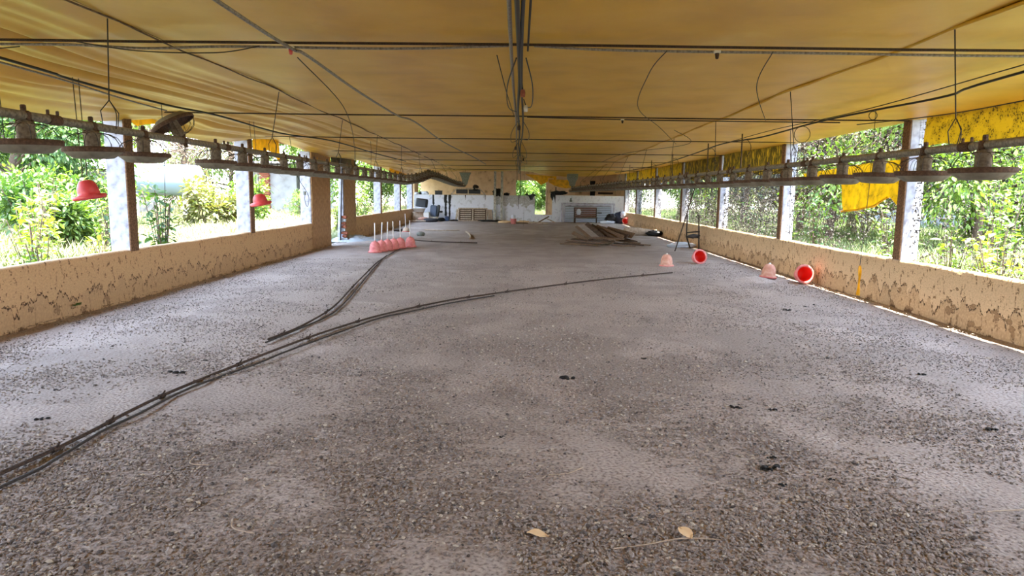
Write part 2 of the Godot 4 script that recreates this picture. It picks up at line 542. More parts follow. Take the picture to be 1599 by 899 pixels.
# whitewashed partition: black tar runs and grey damp blotches, 8 m x 1.5 m
func partition_paint() -> StandardMaterial3D:
	var w := 1024
	var h := 192
	var a := bytes(w, h, 0.02, 91, FastNoiseLite.TYPE_SIMPLEX_SMOOTH, 5)
	var f := bytes(w, h, 0.08, 92, FastNoiseLite.TYPE_SIMPLEX_SMOOTH, 3)
	var white := Color(0.94, 0.95, 0.99)
	var col := PackedByteArray()
	col.resize(w * h * 3)
	# tar runs: x in metres from the left end (x = -6), width, reach down
	var runs := [[1.22, 0.055, 1.4], [1.90, 0.09, 1.2], [2.12, 0.07, 1.3], [3.0, 0.03, 0.2], [4.1, 0.02, 0.25], [5.95, 0.015, 0.7], [6.6, 0.02, 0.3]]
	for y in h:
		var down := (y + 0.5) / h * 1.5
		for x in w:
			var i := y * w + x
			var xm := (x + 0.5) / w * 8.0
			var n := a[i] / 255.0
			var fv := f[i] / 255.0
			var c := white.lerp(Color(0.55, 0.54, 0.53), clampf((n - 0.62) * 1.6, 0.0, 0.35))
			c = c.lerp(Color(0.82, 0.82, 0.85), 0.3 * fv)
			if xm > 4.6 and down < 0.55 + 0.5 * (n - 0.5):
				c = c.lerp(Color(0.62, 0.60, 0.55), 0.55 * fv + 0.25)
			for r in runs:
				var wd: float = r[1] * (0.65 + 0.7 * n) * (1.0 if down < r[2] * 0.35 else 0.65)
				if absf(xm - r[0] - 0.03 * (n - 0.5)) < wd and down < r[2] + 0.2 * (fv - 0.5):
					c = Color(0.10, 0.095, 0.09).lerp(Color(0.35, 0.34, 0.33), 0.4 * fv)
			if down > 1.40 + 0.12 * (n - 0.5):
				c = c.lerp(Color(0.36, 0.30, 0.25), 0.7)
			col[i * 3] = c.r8
			col[i * 3 + 1] = c.g8
			col[i * 3 + 2] = c.b8
	var m := StandardMaterial3D.new()
	m.albedo_texture = ImageTexture.create_from_image(Image.create_from_data(w, h, false, Image.FORMAT_RGB8, col))
	m.roughness = 0.85
	return m

# a wall length with outer and inner skins, worn top edge; the inner side carries UVs in 8 m lengths
func low_wall(called: String, x_in: float, side: float, z0: float, z1: float, height: float, mat: Material, label: String, u0 := 0.0) -> MeshInstance3D:
	var nz := int(absf(z1 - z0) / 0.25)
	var wob := noise(0.6, 300 + int(z0 * 7.0), FastNoiseLite.TYPE_SIMPLEX_SMOOTH, 3)
	var prof := [Vector2(0, -0.12), Vector2(0, 0.25), Vector2(0, 0.5), Vector2(0, 0.97), Vector2(0.02, 1.0), Vector2(0.13, 1.0), Vector2(0.15, 0.97), Vector2(0.15, -0.12)]
	var st := grid(nz, prof.size() - 1, func(u: float, v: float):
		var z := lerpf(z0, z1, u)
		var p: Vector2 = prof[int(round(v * (prof.size() - 1)))]
		var top := height + 0.012 * wob.get_noise_1d(z * 2.0)
		var y := p.y * top if p.y > 0 else p.y
		var x := x_in + side * p.x + (0.008 * wob.get_noise_2d(z * 2.0, p.y * 4.0) if p.x < 0.01 else 0.0)
		var vv := 1.0 - clampf(p.y, 0.0, 1.0) if p.x < 0.1 else 0.3
		return [Vector3(x, y, z), Vector2(-z / 8.0 + u0, vv + (p.x * 0.3 if p.x > 0.0 else 0.0)), Color.WHITE], side < 0)
	var o := obj(called, st, mat)
	struct(o, label)
	return o

func shell():
	# floor: packed poultry litter, gently uneven, with gravelly and dusty patches
	var n1 := noise(0.22, 5, FastNoiseLite.TYPE_SIMPLEX_SMOOTH, 4)
	var n2 := noise(0.8, 6, FastNoiseLite.TYPE_SIMPLEX_SMOOTH, 3)
	var n3 := noise(0.35, 7, FastNoiseLite.TYPE_SIMPLEX_SMOOTH, 4)
	var st := grid(150, 330, func(u: float, v: float):
		var x := lerpf(XL - 0.2, XR + 0.2, u)
		var z := lerpf(2.0, -43.0, pow(v, 1.5))
		var y := floor_y(z) + 0.012 * n2.get_noise_2d(x * 2.0, z * 2.0) + 0.015 * n1.get_noise_2d(x, z)
		y += 0.022 * exp(-pow((z + 5.95 - 0.08 * sin(x * 1.3)) / 0.16, 2.0))
		y -= 0.03 * smoothstep(0.45, 0.1, minf(x - XL, XR - x))
		var g := n1.get_noise_2d(x + 30.0, z) * 0.55 + n2.get_noise_2d(x * 1.6, z * 1.6 + 60.0) * 0.5 + rng.randf_range(-0.05, 0.05)
		var c := Color(0.92, 0.915, 0.91).lerp(Color(0.76, 0.75, 0.745), smoothstep(-0.16, 0.22, g))
		var pale := n3.get_noise_2d(x * 1.6 + 90.0, z)
		if pale > 0.28:
			c = c.lerp(Color(1.16, 1.17, 1.21), clampf((pale - 0.28) * 6.0, 0.0, 1.0))
		return [Vector3(x, y, z), Vector2(x, z), c], false, true)
	struct(obj("floor", st, M.litter), "brown floor of packed gravelly poultry litter")
	# pebbles and husks lying on the litter near the camera
	var peb := begin()
	var ico := [Vector3(0, 1, 0), Vector3(0.9, 0.2, 0.3), Vector3(0.1, 0.15, 0.95), Vector3(-0.85, 0.25, 0.35), Vector3(-0.5, 0.2, -0.8), Vector3(0.55, 0.25, -0.8), Vector3(0, -0.6, 0)]
	for k in 5:
		var p1: Vector3 = ico[1 + k]
		var p2: Vector3 = ico[1 + (k + 1) % 5]
		face(peb, [ico[0], p1, p2], p1 + p2 + Vector3.UP)
		face(peb, [ico[6], p1, p2], p1 + p2 - Vector3.UP)
	peb.generate_normals()
	var pm := peb.commit()
	var xfs := []
	var cols := []
	var dens := noise(0.55, 8, FastNoiseLite.TYPE_SIMPLEX_SMOOTH, 4)
	for k in 240000:
		var d := 2.0 + 15.0 * pow(rng.randf(), 2.0)
		var x := rr(-0.80, 0.80) * d
		if x < XL + 0.2 or x > XR - 0.2:
			continue
		if dens.get_noise_2d(x, -d) + rr(-0.42, 0.36) < -0.04:
			continue
		var s := rr(0.004, 0.0115) * (1.0 if rng.randf() < 0.95 else 1.6)
		var b := Basis.from_euler(Vector3(rr(-0.5, 0.5), rr(0, TAU), rr(-0.5, 0.5))).scaled_local(Vector3(s * rr(0.8, 1.5), s * rr(0.5, 0.9), s))
		var y := floor_y(-d) + 0.012 * n2.get_noise_2d(x * 2.0, -d * 2.0) + 0.015 * n1.get_noise_2d(x, -d) + 0.022 * exp(-pow((-d + 5.95 - 0.08 * sin(x * 1.3)) / 0.16, 2.0))
		xfs.append(Transform3D(b, Vector3(x, y + s * 0.3, -d)))
		var t := rng.randf()
		var c := Color(0.20, 0.165, 0.148).lerp(Color(0.38, 0.32, 0.28), t)
		if rng.randf() < 0.06:
			c = Color(0.09, 0.075, 0.068)
		elif rng.randf() < 0.1:
			c = Color(0.52, 0.45, 0.36)
		cols.append(c)
	scatter("gravel", pm, M.grain, xfs, cols)

	# low walls
	var wl := low_wall("wall_left", XL, -1.0, 1.6, -19.67, 0.735, M.plaster_a, "low plastered wall with a long peeling crack, near length before the doorway")
	low_wall("wall_left", XL, -1.0, -25.0, -42.5, 0.75, M.plaster_a, "low stained plaster wall beyond the doorway", 0.37)
	low_wall("wall_right", XR, 1.0, 1.6, -42.5, 0.71, M.plaster_b, "low plaster wall with peeling paint under the wire netting")
	# pillars of the open side
	for z in [-0.9, -5.62, -10.44, -15.2, -29.6, -34.4, -38.3]:
		pillar(z, -1.0, XL, 0.30, 0.2, 0.2)
	for z in [-0.9, -5.6, -10.6, -15.5, -20.35, -25.06, -29.95, -34.75, -38.6]:
		pillar(z, 1.0, XR, 0.26, 0.2, 0.17)
	# broad plastered piers either side of the doorway
	for a in [[-19.67, -21.64], [-23.32, -25.0]]:
		var pr := Node3D.new()
		pr.name = numbered("pillar")
		add_child(pr)
		struct(pr, "broad brown plastered pier beside the doorway, %s" % ("nearer" if a[0] > -20.0 else "farther"))
		var b := begin()
		var deep := 0.30 if a[0] > -20.0 else 0.15
		box_at(b, Vector3(XL - 0.01 - deep * 0.5, 1.35, (a[0] + a[1]) * 0.5), Vector3(deep, 2.8, absf(a[1] - a[0])), 0.015)
		obj("painted_core", b, M.paint_side, pr)
		b = begin()
		box_at(b, Vector3(XL - 0.002, 1.35, (a[0] + a[1]) * 0.5 - 0.01), Vector3(0.035, 2.8, absf(a[1] - a[0]) - 0.03), 0.01)
		obj("plaster_face", b, M.streaky, pr)
	# door jamb, leaning frame and broken bricks of the doorway
	var door := Node3D.new()
	door.name = "door_1"
	add_child(door)
	struct(door, "doorway to the yard with a pale frame post and broken brick edge")
	var dj := begin()
	beam(dj, Vector3(XL - 0.13, 0.0, -23.10), Vector3(XL - 0.06, 2.45, -23.24), 0.07, 0.08, 0.01)
	obj("frame_post", dj, M.paint_side, door)
	dj = begin()
	beam(dj, Vector3(XL - 0.075, 0.0, -23.08), Vector3(XL - 0.02, 2.4, -23.22), 0.025, 0.04, 0.005)
	obj("frame_strip", dj, M.dark, door)
	for k in 8:
		var bb := begin()
		box_at(bb, Vector3(XL + 0.0 + rr(-0.03, 0.03), 0.06 + k * 0.105, -23.26 + rr(-0.03, 0.02)), Vector3(0.2 + rr(-0.06, 0.03), 0.085, 0.12), 0.012, Vector3(0, rr(-0.15, 0.15), 0))
		obj("brick", bb, M.brick if k % 3 else M.sand, door)
	# wall behind the camera and the back wall with its opening to the garden
	var w := begin()
	box_at(w, Vector3(0, 1.9, 1.75), Vector3(12.4, 4.2, 0.2))
	struct(obj("wall_near", w, M.streaky), "plastered end wall behind the camera")
	var bw := Node3D.new()
	bw.name = "wall_far"
	add_child(bw)
	struct(bw, "beige plastered back wall with an opening to the green garden")
	for r in [[-6.0, -0.21, 0.0, 3.4], [1.60, 5.95, 0.0, 3.4], [-0.21, 1.60, 2.43, 3.4], [-0.21, 1.60, -0.1, 0.4]]:
		w = begin()
		box_at(w, Vector3((r[0] + r[1]) * 0.5, (r[2] + r[3]) * 0.5, ZB - 0.1), Vector3(r[1] - r[0], r[3] - r[2], 0.2))
		obj("plaster_panel", w, M.beige, bw)
	for sd in [-1.0, 1.0]:
		w = begin()
		box_at(w, Vector3(5.93 * sd, 1.75, -40.85 if sd > 0 else -39.75), Vector3(0.16, 2.3, 3.5 if sd > 0 else 1.4), 0.01)
		struct(obj("wall_left" if sd < 0 else "wall_right", w, M.beige), "beige side pier behind the white partition")
	# partition
	var pa := Node3D.new()
	pa.name = "wall_partition"
	add_child(pa)
	struct(pa, "whitewashed partition with black tar runs at the far end")
	for r in [[-5.87, 0.86, 1.53], [1.82, 5.80, 1.57]]:
		var fn := func(u: float, v: float):
			return [Vector3(lerpf(r[0], r[1], u), 0.0 + r[2] * v, ZP + 0.08), Vector2((lerpf(r[0], r[1], u) + 6.0) / 8.0, 1.0 - v), Color.WHITE]
		obj("painted_face", grid(8, 3, fn, true), M.partition if r[0] < 0.0 else M.whitewash, pa)
		w = begin()
		box_at(w, Vector3((r[0] + r[1]) * 0.5, r[2] * 0.5 - 0.02, ZP - 0.01), Vector3(r[1] - r[0] - 0.004, r[2] - 0.01 + 0.04, 0.15), 0.01)
		obj("core", w, M.whitewash, pa)
	w = begin()
	box_at(w, Vector3(1.34, 0.24, ZP), Vector3(0.98, 0.5, 0.2), 0.01)
	obj("threshold", w, M.whitewash, pa)
	w = begin()
	box_at(w, Vector3(1.75, 1.25, ZP - 0.35), Vector3(0.30, 2.5, 0.12), 0.01)
	obj("jamb", w, M.beige, pa)
	# roof above the tarpaulin: two tiled slopes with eaves
	for s in [-1.0, 1.0]:
		var x_e := 6.20 if s > 0 else -6.55
		w = begin()
		beam_slab(w, Vector3(0, 4.35, 0), Vector3(x_e, 2.92, 0), 2.6, -43.2, 0.07)
		if s > 0:
			# uneven clay tiles along the eave over the netting side
			for k in 190:
				var z := 2.4 - k * 0.24
				var r := 0.02 + 0.075 * rng.randf() + (0.10 if rng.randf() < 0.12 else 0.0)
				beam(w, Vector3(x_e - 0.2, 2.99, z), Vector3(x_e + r, 2.94, z), 0.235, 0.03, 0.008)
		struct(obj("roof", w, M.brick), "roof slope above the tarpaulin")
	# the ground of both yards
	for s in [-1.0, 1.0]:
		var g := grid(60, 60, func(u: float, v: float):
			var x: float = s * (5.95 + 70.0 * pow(u, 1.6))
			var z := lerpf(20.0, -95.0, v)
			var y := -0.06 + 0.10 * n1.get_noise_2d(x * 0.4, z * 0.4) * smoothstep(0.0, 2.0, absf(x) - 6.2)
			return [Vector3(x, y, z), Vector2(x, z), Color.WHITE], s > 0)
		struct(obj("ground", g, M.soil), "overgrown earth of the yard")
	var gb := grid(10, 20, func(u: float, v: float):
		return [Vector3(lerpf(-6.2, 6.2, u), -0.05, lerpf(-42.6, -95.0, v)), Vector2(u, v), Color.WHITE], false)
	struct(obj("ground", gb, M.soil), "overgrown earth behind the back wall")

func beam_slab(st: SurfaceTool, a: Vector3, b: Vector3, z0: float, z1: float, t: float):
	var dn := Vector3(0, t, 0)
	var p := [a + Vector3(0, 0, z0), b + Vector3(0, 0, z0), b + Vector3(0, 0, z1), a + Vector3(0, 0, z1)]
	var q := []
	for v in p:
		q.append(v + dn)
	face(st, p, Vector3.DOWN)
	face(st, q, Vector3.UP)
	for k in 4:
		var k2 := (k + 1) % 4
		face(st, [p[k], p[k2], q[k2], q[k]], (p[k] + p[k2]) * 0.5 - (p[0] + p[2]) * 0.5)

func pillar(z: float, side: float, x_in: float, depth: float, width: float, face_w: float):
	var p := Node3D.new()
	p.name = numbered("pillar")
	add_child(p)
	struct(p, "square pillar with a brown inner face on the low wall")
	var b := begin()
	box_at(b, Vector3(x_in + side * (depth * 0.5 + 0.01), 1.80, z - width * 0.5), Vector3(depth, 2.2, width), 0.012)
	obj("painted_core", b, M.paint_side, p)
	b = begin()
	box_at(b, Vector3(x_in + side * 0.006, 1.80, z - width * 0.5), Vector3(0.03, 2.18, face_w + 0.02), 0.008)
	obj("plaster_face", b, M.post_face, p)

const HEM := [[0.0, 2.44], [7.96, 2.47], [9.1, 2.53], [10.0, 2.61], [10.6, 2.68], [11.4, 2.80], [12.3, 2.58], [13.7, 2.565], [15.6, 2.78], [16.9, 2.88], [19.4, 2.735], [21.3, 2.66], [25.6, 2.78], [30.4, 2.68], [34.0, 2.50], [37.5, 2.28], [40.0, 2.25]]

func tarp_y(x: float, z: float) -> float:
	# the centre panel lies on the rods and sags or lifts a little between them
	var ph := (-z - 5.6) / 4.85
	return 2.855 + 0.035 * (0.5 - 0.5 * cos(TAU * ph)) * cos(x * 0.45) + 0.006 * sin(x * 3.1 + z * 1.7)

func seam_l(z: float) -> float:
	return -2.93 - 0.018 * maxf(0.0, -z - 8.0)

func seam_r(z: float) -> float:
	return 3.08 + 0.022 * maxf(0.0, -z - 8.0)

func ceiling_tarps():
	var ce := Node3D.new()
	ce.name = "ceiling"
	add_child(ce)
	struct(ce, "ochre yellow tarpaulin ceiling stretched over the rods")
	var wr := noise(0.5, 71, FastNoiseLite.TYPE_SIMPLEX_SMOOTH, 3)
	var wz := noise(0.12, 72, FastNoiseLite.TYPE_SIMPLEX_SMOOTH, 2)
	var c := grid(60, 260, func(u: float, v: float):
		var z := lerpf(1.65, -39.2, v)
		var x := lerpf(seam_l(z), seam_r(z), u)
		var far := smoothstep(-14.0, -22.0, z)
		var y := tarp_y(x, z) + 0.012 * wr.get_noise_2d(x * 1.2, z * 0.8) + far * 0.05 * wr.get_noise_2d(x * 0.8 + 40.0, z * 0.9)
		y -= 0.012 * exp(-pow((fposmod(-z - 5.6 + 0.9, 4.85) - 0.9) / 0.5, 2.0)) * (0.5 + 0.5 * sin(x * 9.0 + z)) 
		y -= 0.25 * smoothstep(-35.5, -39.2, z) * smoothstep(0.3, 2.6, x)
		return [Vector3(x, y, z), Vector2(x, z), Color.WHITE], true)
	obj("tarp_panel", c, M.tarp, ce)
	# left wing: loose, deeply creased along its length, hem drooping at the eave
	var l := grid(90, 300, func(u: float, v: float):
		var z := lerpf(1.65, -39.2, v)
		var xs := seam_l(z)
		var x := lerpf(xs, -5.98, u)
		var hem := lin(HEM, -z)
		var y := tarp_y(xs, z) + 0.03 * smoothstep(0.0, 0.2, u) - 0.05 * minf(u / 0.55, 1.0)
		y = lerpf(y, hem, pow(clampf((u - 0.5) / 0.5, 0.0, 1.0), 1.6))
		var warp := 0.55 * wz.get_noise_2d(x * 1.5, z) + 0.35 * wr.get_noise_2d(x * 0.3, z * 0.15)
		var ph := x * 2.5 + z * 0.16 + warp
		var amp := 0.060 * smoothstep(0.0, 0.18, u) * (0.35 + 0.65 * smoothstep(-0.3, 0.4, wz.get_noise_2d(x * 2.0 + 50.0, z * 1.4)))
		amp *= 1.0 - 0.55 * smoothstep(0.6, 0.95, u)
		y += amp * (1.0 - 1.7 * pow(absf(sin(PI * ph)), 0.75) + 0.4 * sin(TAU * ph * 1.73 + 1.0)) - 0.035 * smoothstep(0.0, 0.10, u) * (1.0 - smoothstep(0.10, 0.3, u))
		# the cloth lies over the rods, never under them
		var near_rod := absf(fposmod(-z - 5.6 + 2.42, 4.85) - 2.42)
		y = lerpf(y, maxf(y, 2.815), (1.0 - smoothstep(0.1, 0.9, near_rod)) * (1.0 - smoothstep(0.72, 0.85, u)))
		return [Vector3(x, y, z), Vector2(x, z), Color.WHITE], false)
	obj("tarp_panel", l, M.tarp, ce)
	var r := grid(40, 220, func(u: float, v: float):
		var z := lerpf(1.65, -39.2, v)
		var xs := seam_r(z)
		var x := lerpf(xs, 6.0, u)
		var y := lerpf(tarp_y(xs, z), 2.80 + 0.02 * sin(z * 0.9), pow(u, 1.4)) + 0.012 * sin(TAU * (x * 1.4 + z * 0.13)) * smoothstep(0.0, 0.2, u) * (0.5 + wz.get_noise_2d(x, z))
		y += 0.008 * wr.get_noise_2d(x * 2.0, z)
		y -= 0.25 * smoothstep(-35.5, -39.2, z) * (1.0 - u)
		return [Vector3(x, y, z), Vector2(x, z), Color.WHITE], true)
	obj("tarp_panel", r, M.tarp, ce)
	# rolled seams where the panels are stitched together
	for s in [0, 1]:
		var pts := []
		for k in 84:
			var z := 1.6 - k * 0.488
			var xs := seam_l(z) if s == 0 else seam_r(z)
			pts.append(Vector3(xs, tarp_y(xs, z) - 0.012 + 0.008 * sin(k * 1.9), z))
		var st := begin()
		tube(st, pts, 0.007 if s == 0 else 0.016, 6)
		obj("seam_roll", st, M.wood if s == 0 else M.tarp, ce)
	# torn flaps of old curtain
	flap("hanging_tarp_flap", Vector3(-6.04, 2.92, -10.7), Vector3(-6.04, 2.92, -12.5), [0.22, 0.30, 0.20, 0.26, 0.10], "small torn yellow flap under the eave behind the upturned feed pan")
	flap("hanging_tarp_flap", Vector3(-6.04, 2.95, -15.9), Vector3(-6.04, 2.95, -17.6), [0.5, 0.42, 0.36, 0.40, 0.62], "torn yellow flap hanging above the second red bell")
	flap("hanging_tarp_flap", Vector3(-5.9, 2.82, -20.2), Vector3(-5.9, 2.78, -21.8), [0.25, 0.35, 0.22, 0.3], "mottled yellow flap on top of the nearer doorway pier")
	flap("hanging_tarp_flap", Vector3(-5.75, 2.72, -31.0), Vector3(-5.75, 2.6, -35.5), [0.15, 0.3, 0.18, 0.36, 0.2], "crumpled yellow flap under the eave near the far end of the doorway side")
	flap("hanging_tarp_flap", Vector3(0.35, 2.72, -39.3), Vector3(2.05, 2.62, -39.3), [0.04, 0.22, 0.54, 0.30, 0.16], "pointed orange flap drooping before the bright garden opening")
	flap("hanging_tarp_flap", Vector3(1.62, 2.46, -39.1), Vector3(2.9, 2.40, -39.0), [0.18, 0.34, 0.42, 0.46, 0.40], "orange flap drooping over the jamb beside the garden opening")
	var bs := grid(12, 4, func(u: float, v: float):
		return [Vector3(-5.83 - 0.03 * sin(u * 9.0), lerpf(2.74, 2.50 + 0.05 * sin(u * 5.0), v), lerpf(-21.7, -25.0, u)), Vector2(u, v), Color.WHITE])
	tag(obj("black_sheet", bs, M.black_plastic), "strip of black plastic sheet across the top of the doorway", "plastic sheet")

func flap(called: String, a: Vector3, b: Vector3, drops: Array, label: String, mat: Material = null):
	var n := drops.size() - 1
	var st := grid(18, 8, func(u: float, v: float):
		var t: float = u * n
		var k := mini(int(t), n - 1)
		var d := lerpf(drops[k], drops[k + 1], t - k)
		var p: Vector3 = a.lerp(b, u)
		var out := (b - a).normalized().cross(Vector3.UP)
		return [p + Vector3.DOWN * d * v + out * (0.04 * sin(u * 14.0) + 0.02 * sin(u * 31.0)) * (0.3 + v), Vector2(u, v), Color.WHITE])
	tag(obj(called, st, mat if mat else M.tarp_flap), label, "tarp flap")

func side_netting_and_curtains():
	var zs := [-5.6, -10.6, -15.5, -20.35, -25.06, -29.95, -34.75, -38.6]
	var dens := [1.0, 0.7, 2.0, 2.1, 0.6, 1.1, 0.9]
	var fl := begin()
	var f0 := Vector3(-1, 0, -0.6)
	face(fl, [Vector3(-1, 0, -0.5), Vector3(1, 0, -0.4), Vector3(0.1, 0, 0.9)], Vector3.DOWN)
	face(fl, [Vector3(-1, 0, -0.5), Vector3(1, 0, -0.4), Vector3(0, 0.35, 0)], Vector3(0, 1, -1))
	face(fl, [Vector3(1, 0, -0.4), Vector3(0.1, 0, 0.9), Vector3(0, 0.35, 0)], Vector3(1, 1, 1))
	face(fl, [Vector3(0.1, 0, 0.9), Vector3(-1, 0, -0.5), Vector3(0, 0.35, 0)], Vector3(-1, 1, 1))
	fl.generate_normals()
	var flake := fl.commit()
	var nz := noise(1.1, 133, FastNoiseLite.TYPE_SIMPLEX_SMOOTH, 4)
	for k in 7:
		var z0: float = zs[k] - 0.2
		var z1: float = zs[k + 1]
		var net := thing("wire_netting", "dusty wire netting filling the %s bay along the netting side" % ORD[k], "wire netting", Vector3(XR + 0.14, 0.71, (z0 + z1) * 0.5))
		var st := begin()
		var half := absf(z1 - z0) * 0.5
		var nv := int(half * 2.0 / 0.075)
		for i in nv + 1:
			var z := lerpf(-half, half, float(i) / nv)
			tube(st, [Vector3(0, 0, z), Vector3(0.004, 1.0, z + 0.01), Vector3(0, 2.08, z)], 0.0012, 3, false)
		for i in 29:
			tube(st, [Vector3(0, i * 0.073, -half), Vector3(0.003, i * 0.073 - 0.008, 0), Vector3(0, i * 0.073, half)], 0.0012, 3, false)
		stuff(obj("wire_mesh", st, M.wire, net))
		var xfs := []
		var cols := []
		for i in int(5600 * dens[k]):
			var z := rr(-half, half)
			var y := 2.06 * rng.randf()
			var d := nz.get_noise_2d((z + net.position.z) * 2.2, y * 0.7) + nz.get_noise_2d(z * 6.0, y * 6.0 + 50.0) * 0.5
			if d < rr(-0.45, 0.35) - 0.10 * (dens[k] - 0.5):
				continue
			var s := rr(0.009, 0.026)
			xfs.append(Transform3D(Basis.from_euler(jit(3.0)).scaled_local(Vector3(s, s, s * rr(0.7, 1.8))), Vector3(rr(-0.008, 0.008), y, z)))
			var t := rng.randf()
			cols.append(Color(0.04, 0.036, 0.03).lerp(Color(0.15, 0.135, 0.115), t))
		scatter("trapped_litter", flake, M.net_litter, xfs, cols, net)
	# curtains above and behind the netting: called, z from/to, top, bottoms along it
	var cur := [
		[-5.7, -10.3, 2.87, [0.56, 0.50, 0.52, 0.50, 0.46], "curtain", "bright yellow curtain spattered with dark dirt above the nearest netting bay"],
		[-15.7, -20.3, 2.84, [0.66, 0.72, 0.6, 0.7, 0.65], "curtain_moss", "yellow curtain almost covered in dark mouldy stains, third bay"],
		[-20.6, -25.0, 2.83, [0.6, 0.65, 0.7, 0.6], "curtain_moss", "stained yellow and brown curtain in the fourth netting bay"],
		[-25.3, -29.9, 2.82, [0.7, 0.62, 0.66, 0.7], "curtain", "streaked yellow curtain in the fifth netting bay"],
		[-30.2, -34.7, 2.81, [0.66, 0.7, 0.62, 0.7], "curtain_clean", "clean yellow curtain in the sixth netting bay"],
		[-35.0, -38.5, 2.80, [0.7, 0.66, 0.7], "curtain", "yellow curtain in the farthest netting bay"]]
	for q in cur:
		var n: int = q[3].size() - 1
		var st := grid(30, 10, func(u: float, v: float):
			var t: float = u * n
			var i := mini(int(t), n - 1)
			var d := lerpf(q[3][i], q[3][i + 1], t - i) + 0.012 * sin(u * 40.0)
			var z := lerpf(q[0], q[1], u)
			return [Vector3(XR + 0.055 + 0.012 * sin(u * 23.0) + 0.01 * sin(v * 5.0 + u * 7.0), q[2] - d * v, z), Vector2(u, v), Color.WHITE])
		tag(obj("curtain", st, M[q[4]]), q[5], "curtain")
	# fallen curtain of the second bay: a strip with a wide piece hanging to mid height near its pillar
	var bot := [[10.68, 1.50], [10.9, 1.50], [11.15, 1.66], [11.6, 1.50], [12.2, 1.42], [12.76, 1.38], [12.80, 1.88], [13.5, 1.92], [14.6, 1.96]]
	var top := [[10.68, 2.24], [12.0, 2.22], [14.6, 2.12]]
	var sc := grid(60, 12, func(u: float, v: float):
		var z := lerpf(10.68, 14.6, u)
		var hang := sin(v * PI) * 0.02
		return [Vector3(XR + 0.07 + 0.015 * sin(u * 30.0) + hang, lerpf(lin(top, z), lin(bot, z), v), -z), Vector2(u, v), Color.WHITE])
	tag(obj("curtain", sc, M.curtain_clean), "fallen bright yellow curtain hanging to mid height in the second netting bay", "curtain")
	# thick folded hem of that curtain
	var hp := []
	for k in 12:
		var z := 11.2 + k * 0.14
		hp.append(Vector3(XR + 0.05, lin(bot, z) + 0.012, -z))
	var hs := begin()
	tube(hs, hp, 0.016, 6)
	obj("folded_hem", hs, M.curtain_clean, get_node("curtain_%03d" % (used["curtain"] - 1)))
	# eave rail on which the curtains hang
	var rail := begin()
	beam(rail, Vector3(XR + 0.10, 2.86, 1.6), Vector3(XR + 0.10, 2.83, -38.8), 0.05, 0.06, 0.006)
	struct(obj("trim_1", rail, M.rust), "dark eave rail over the netting side")

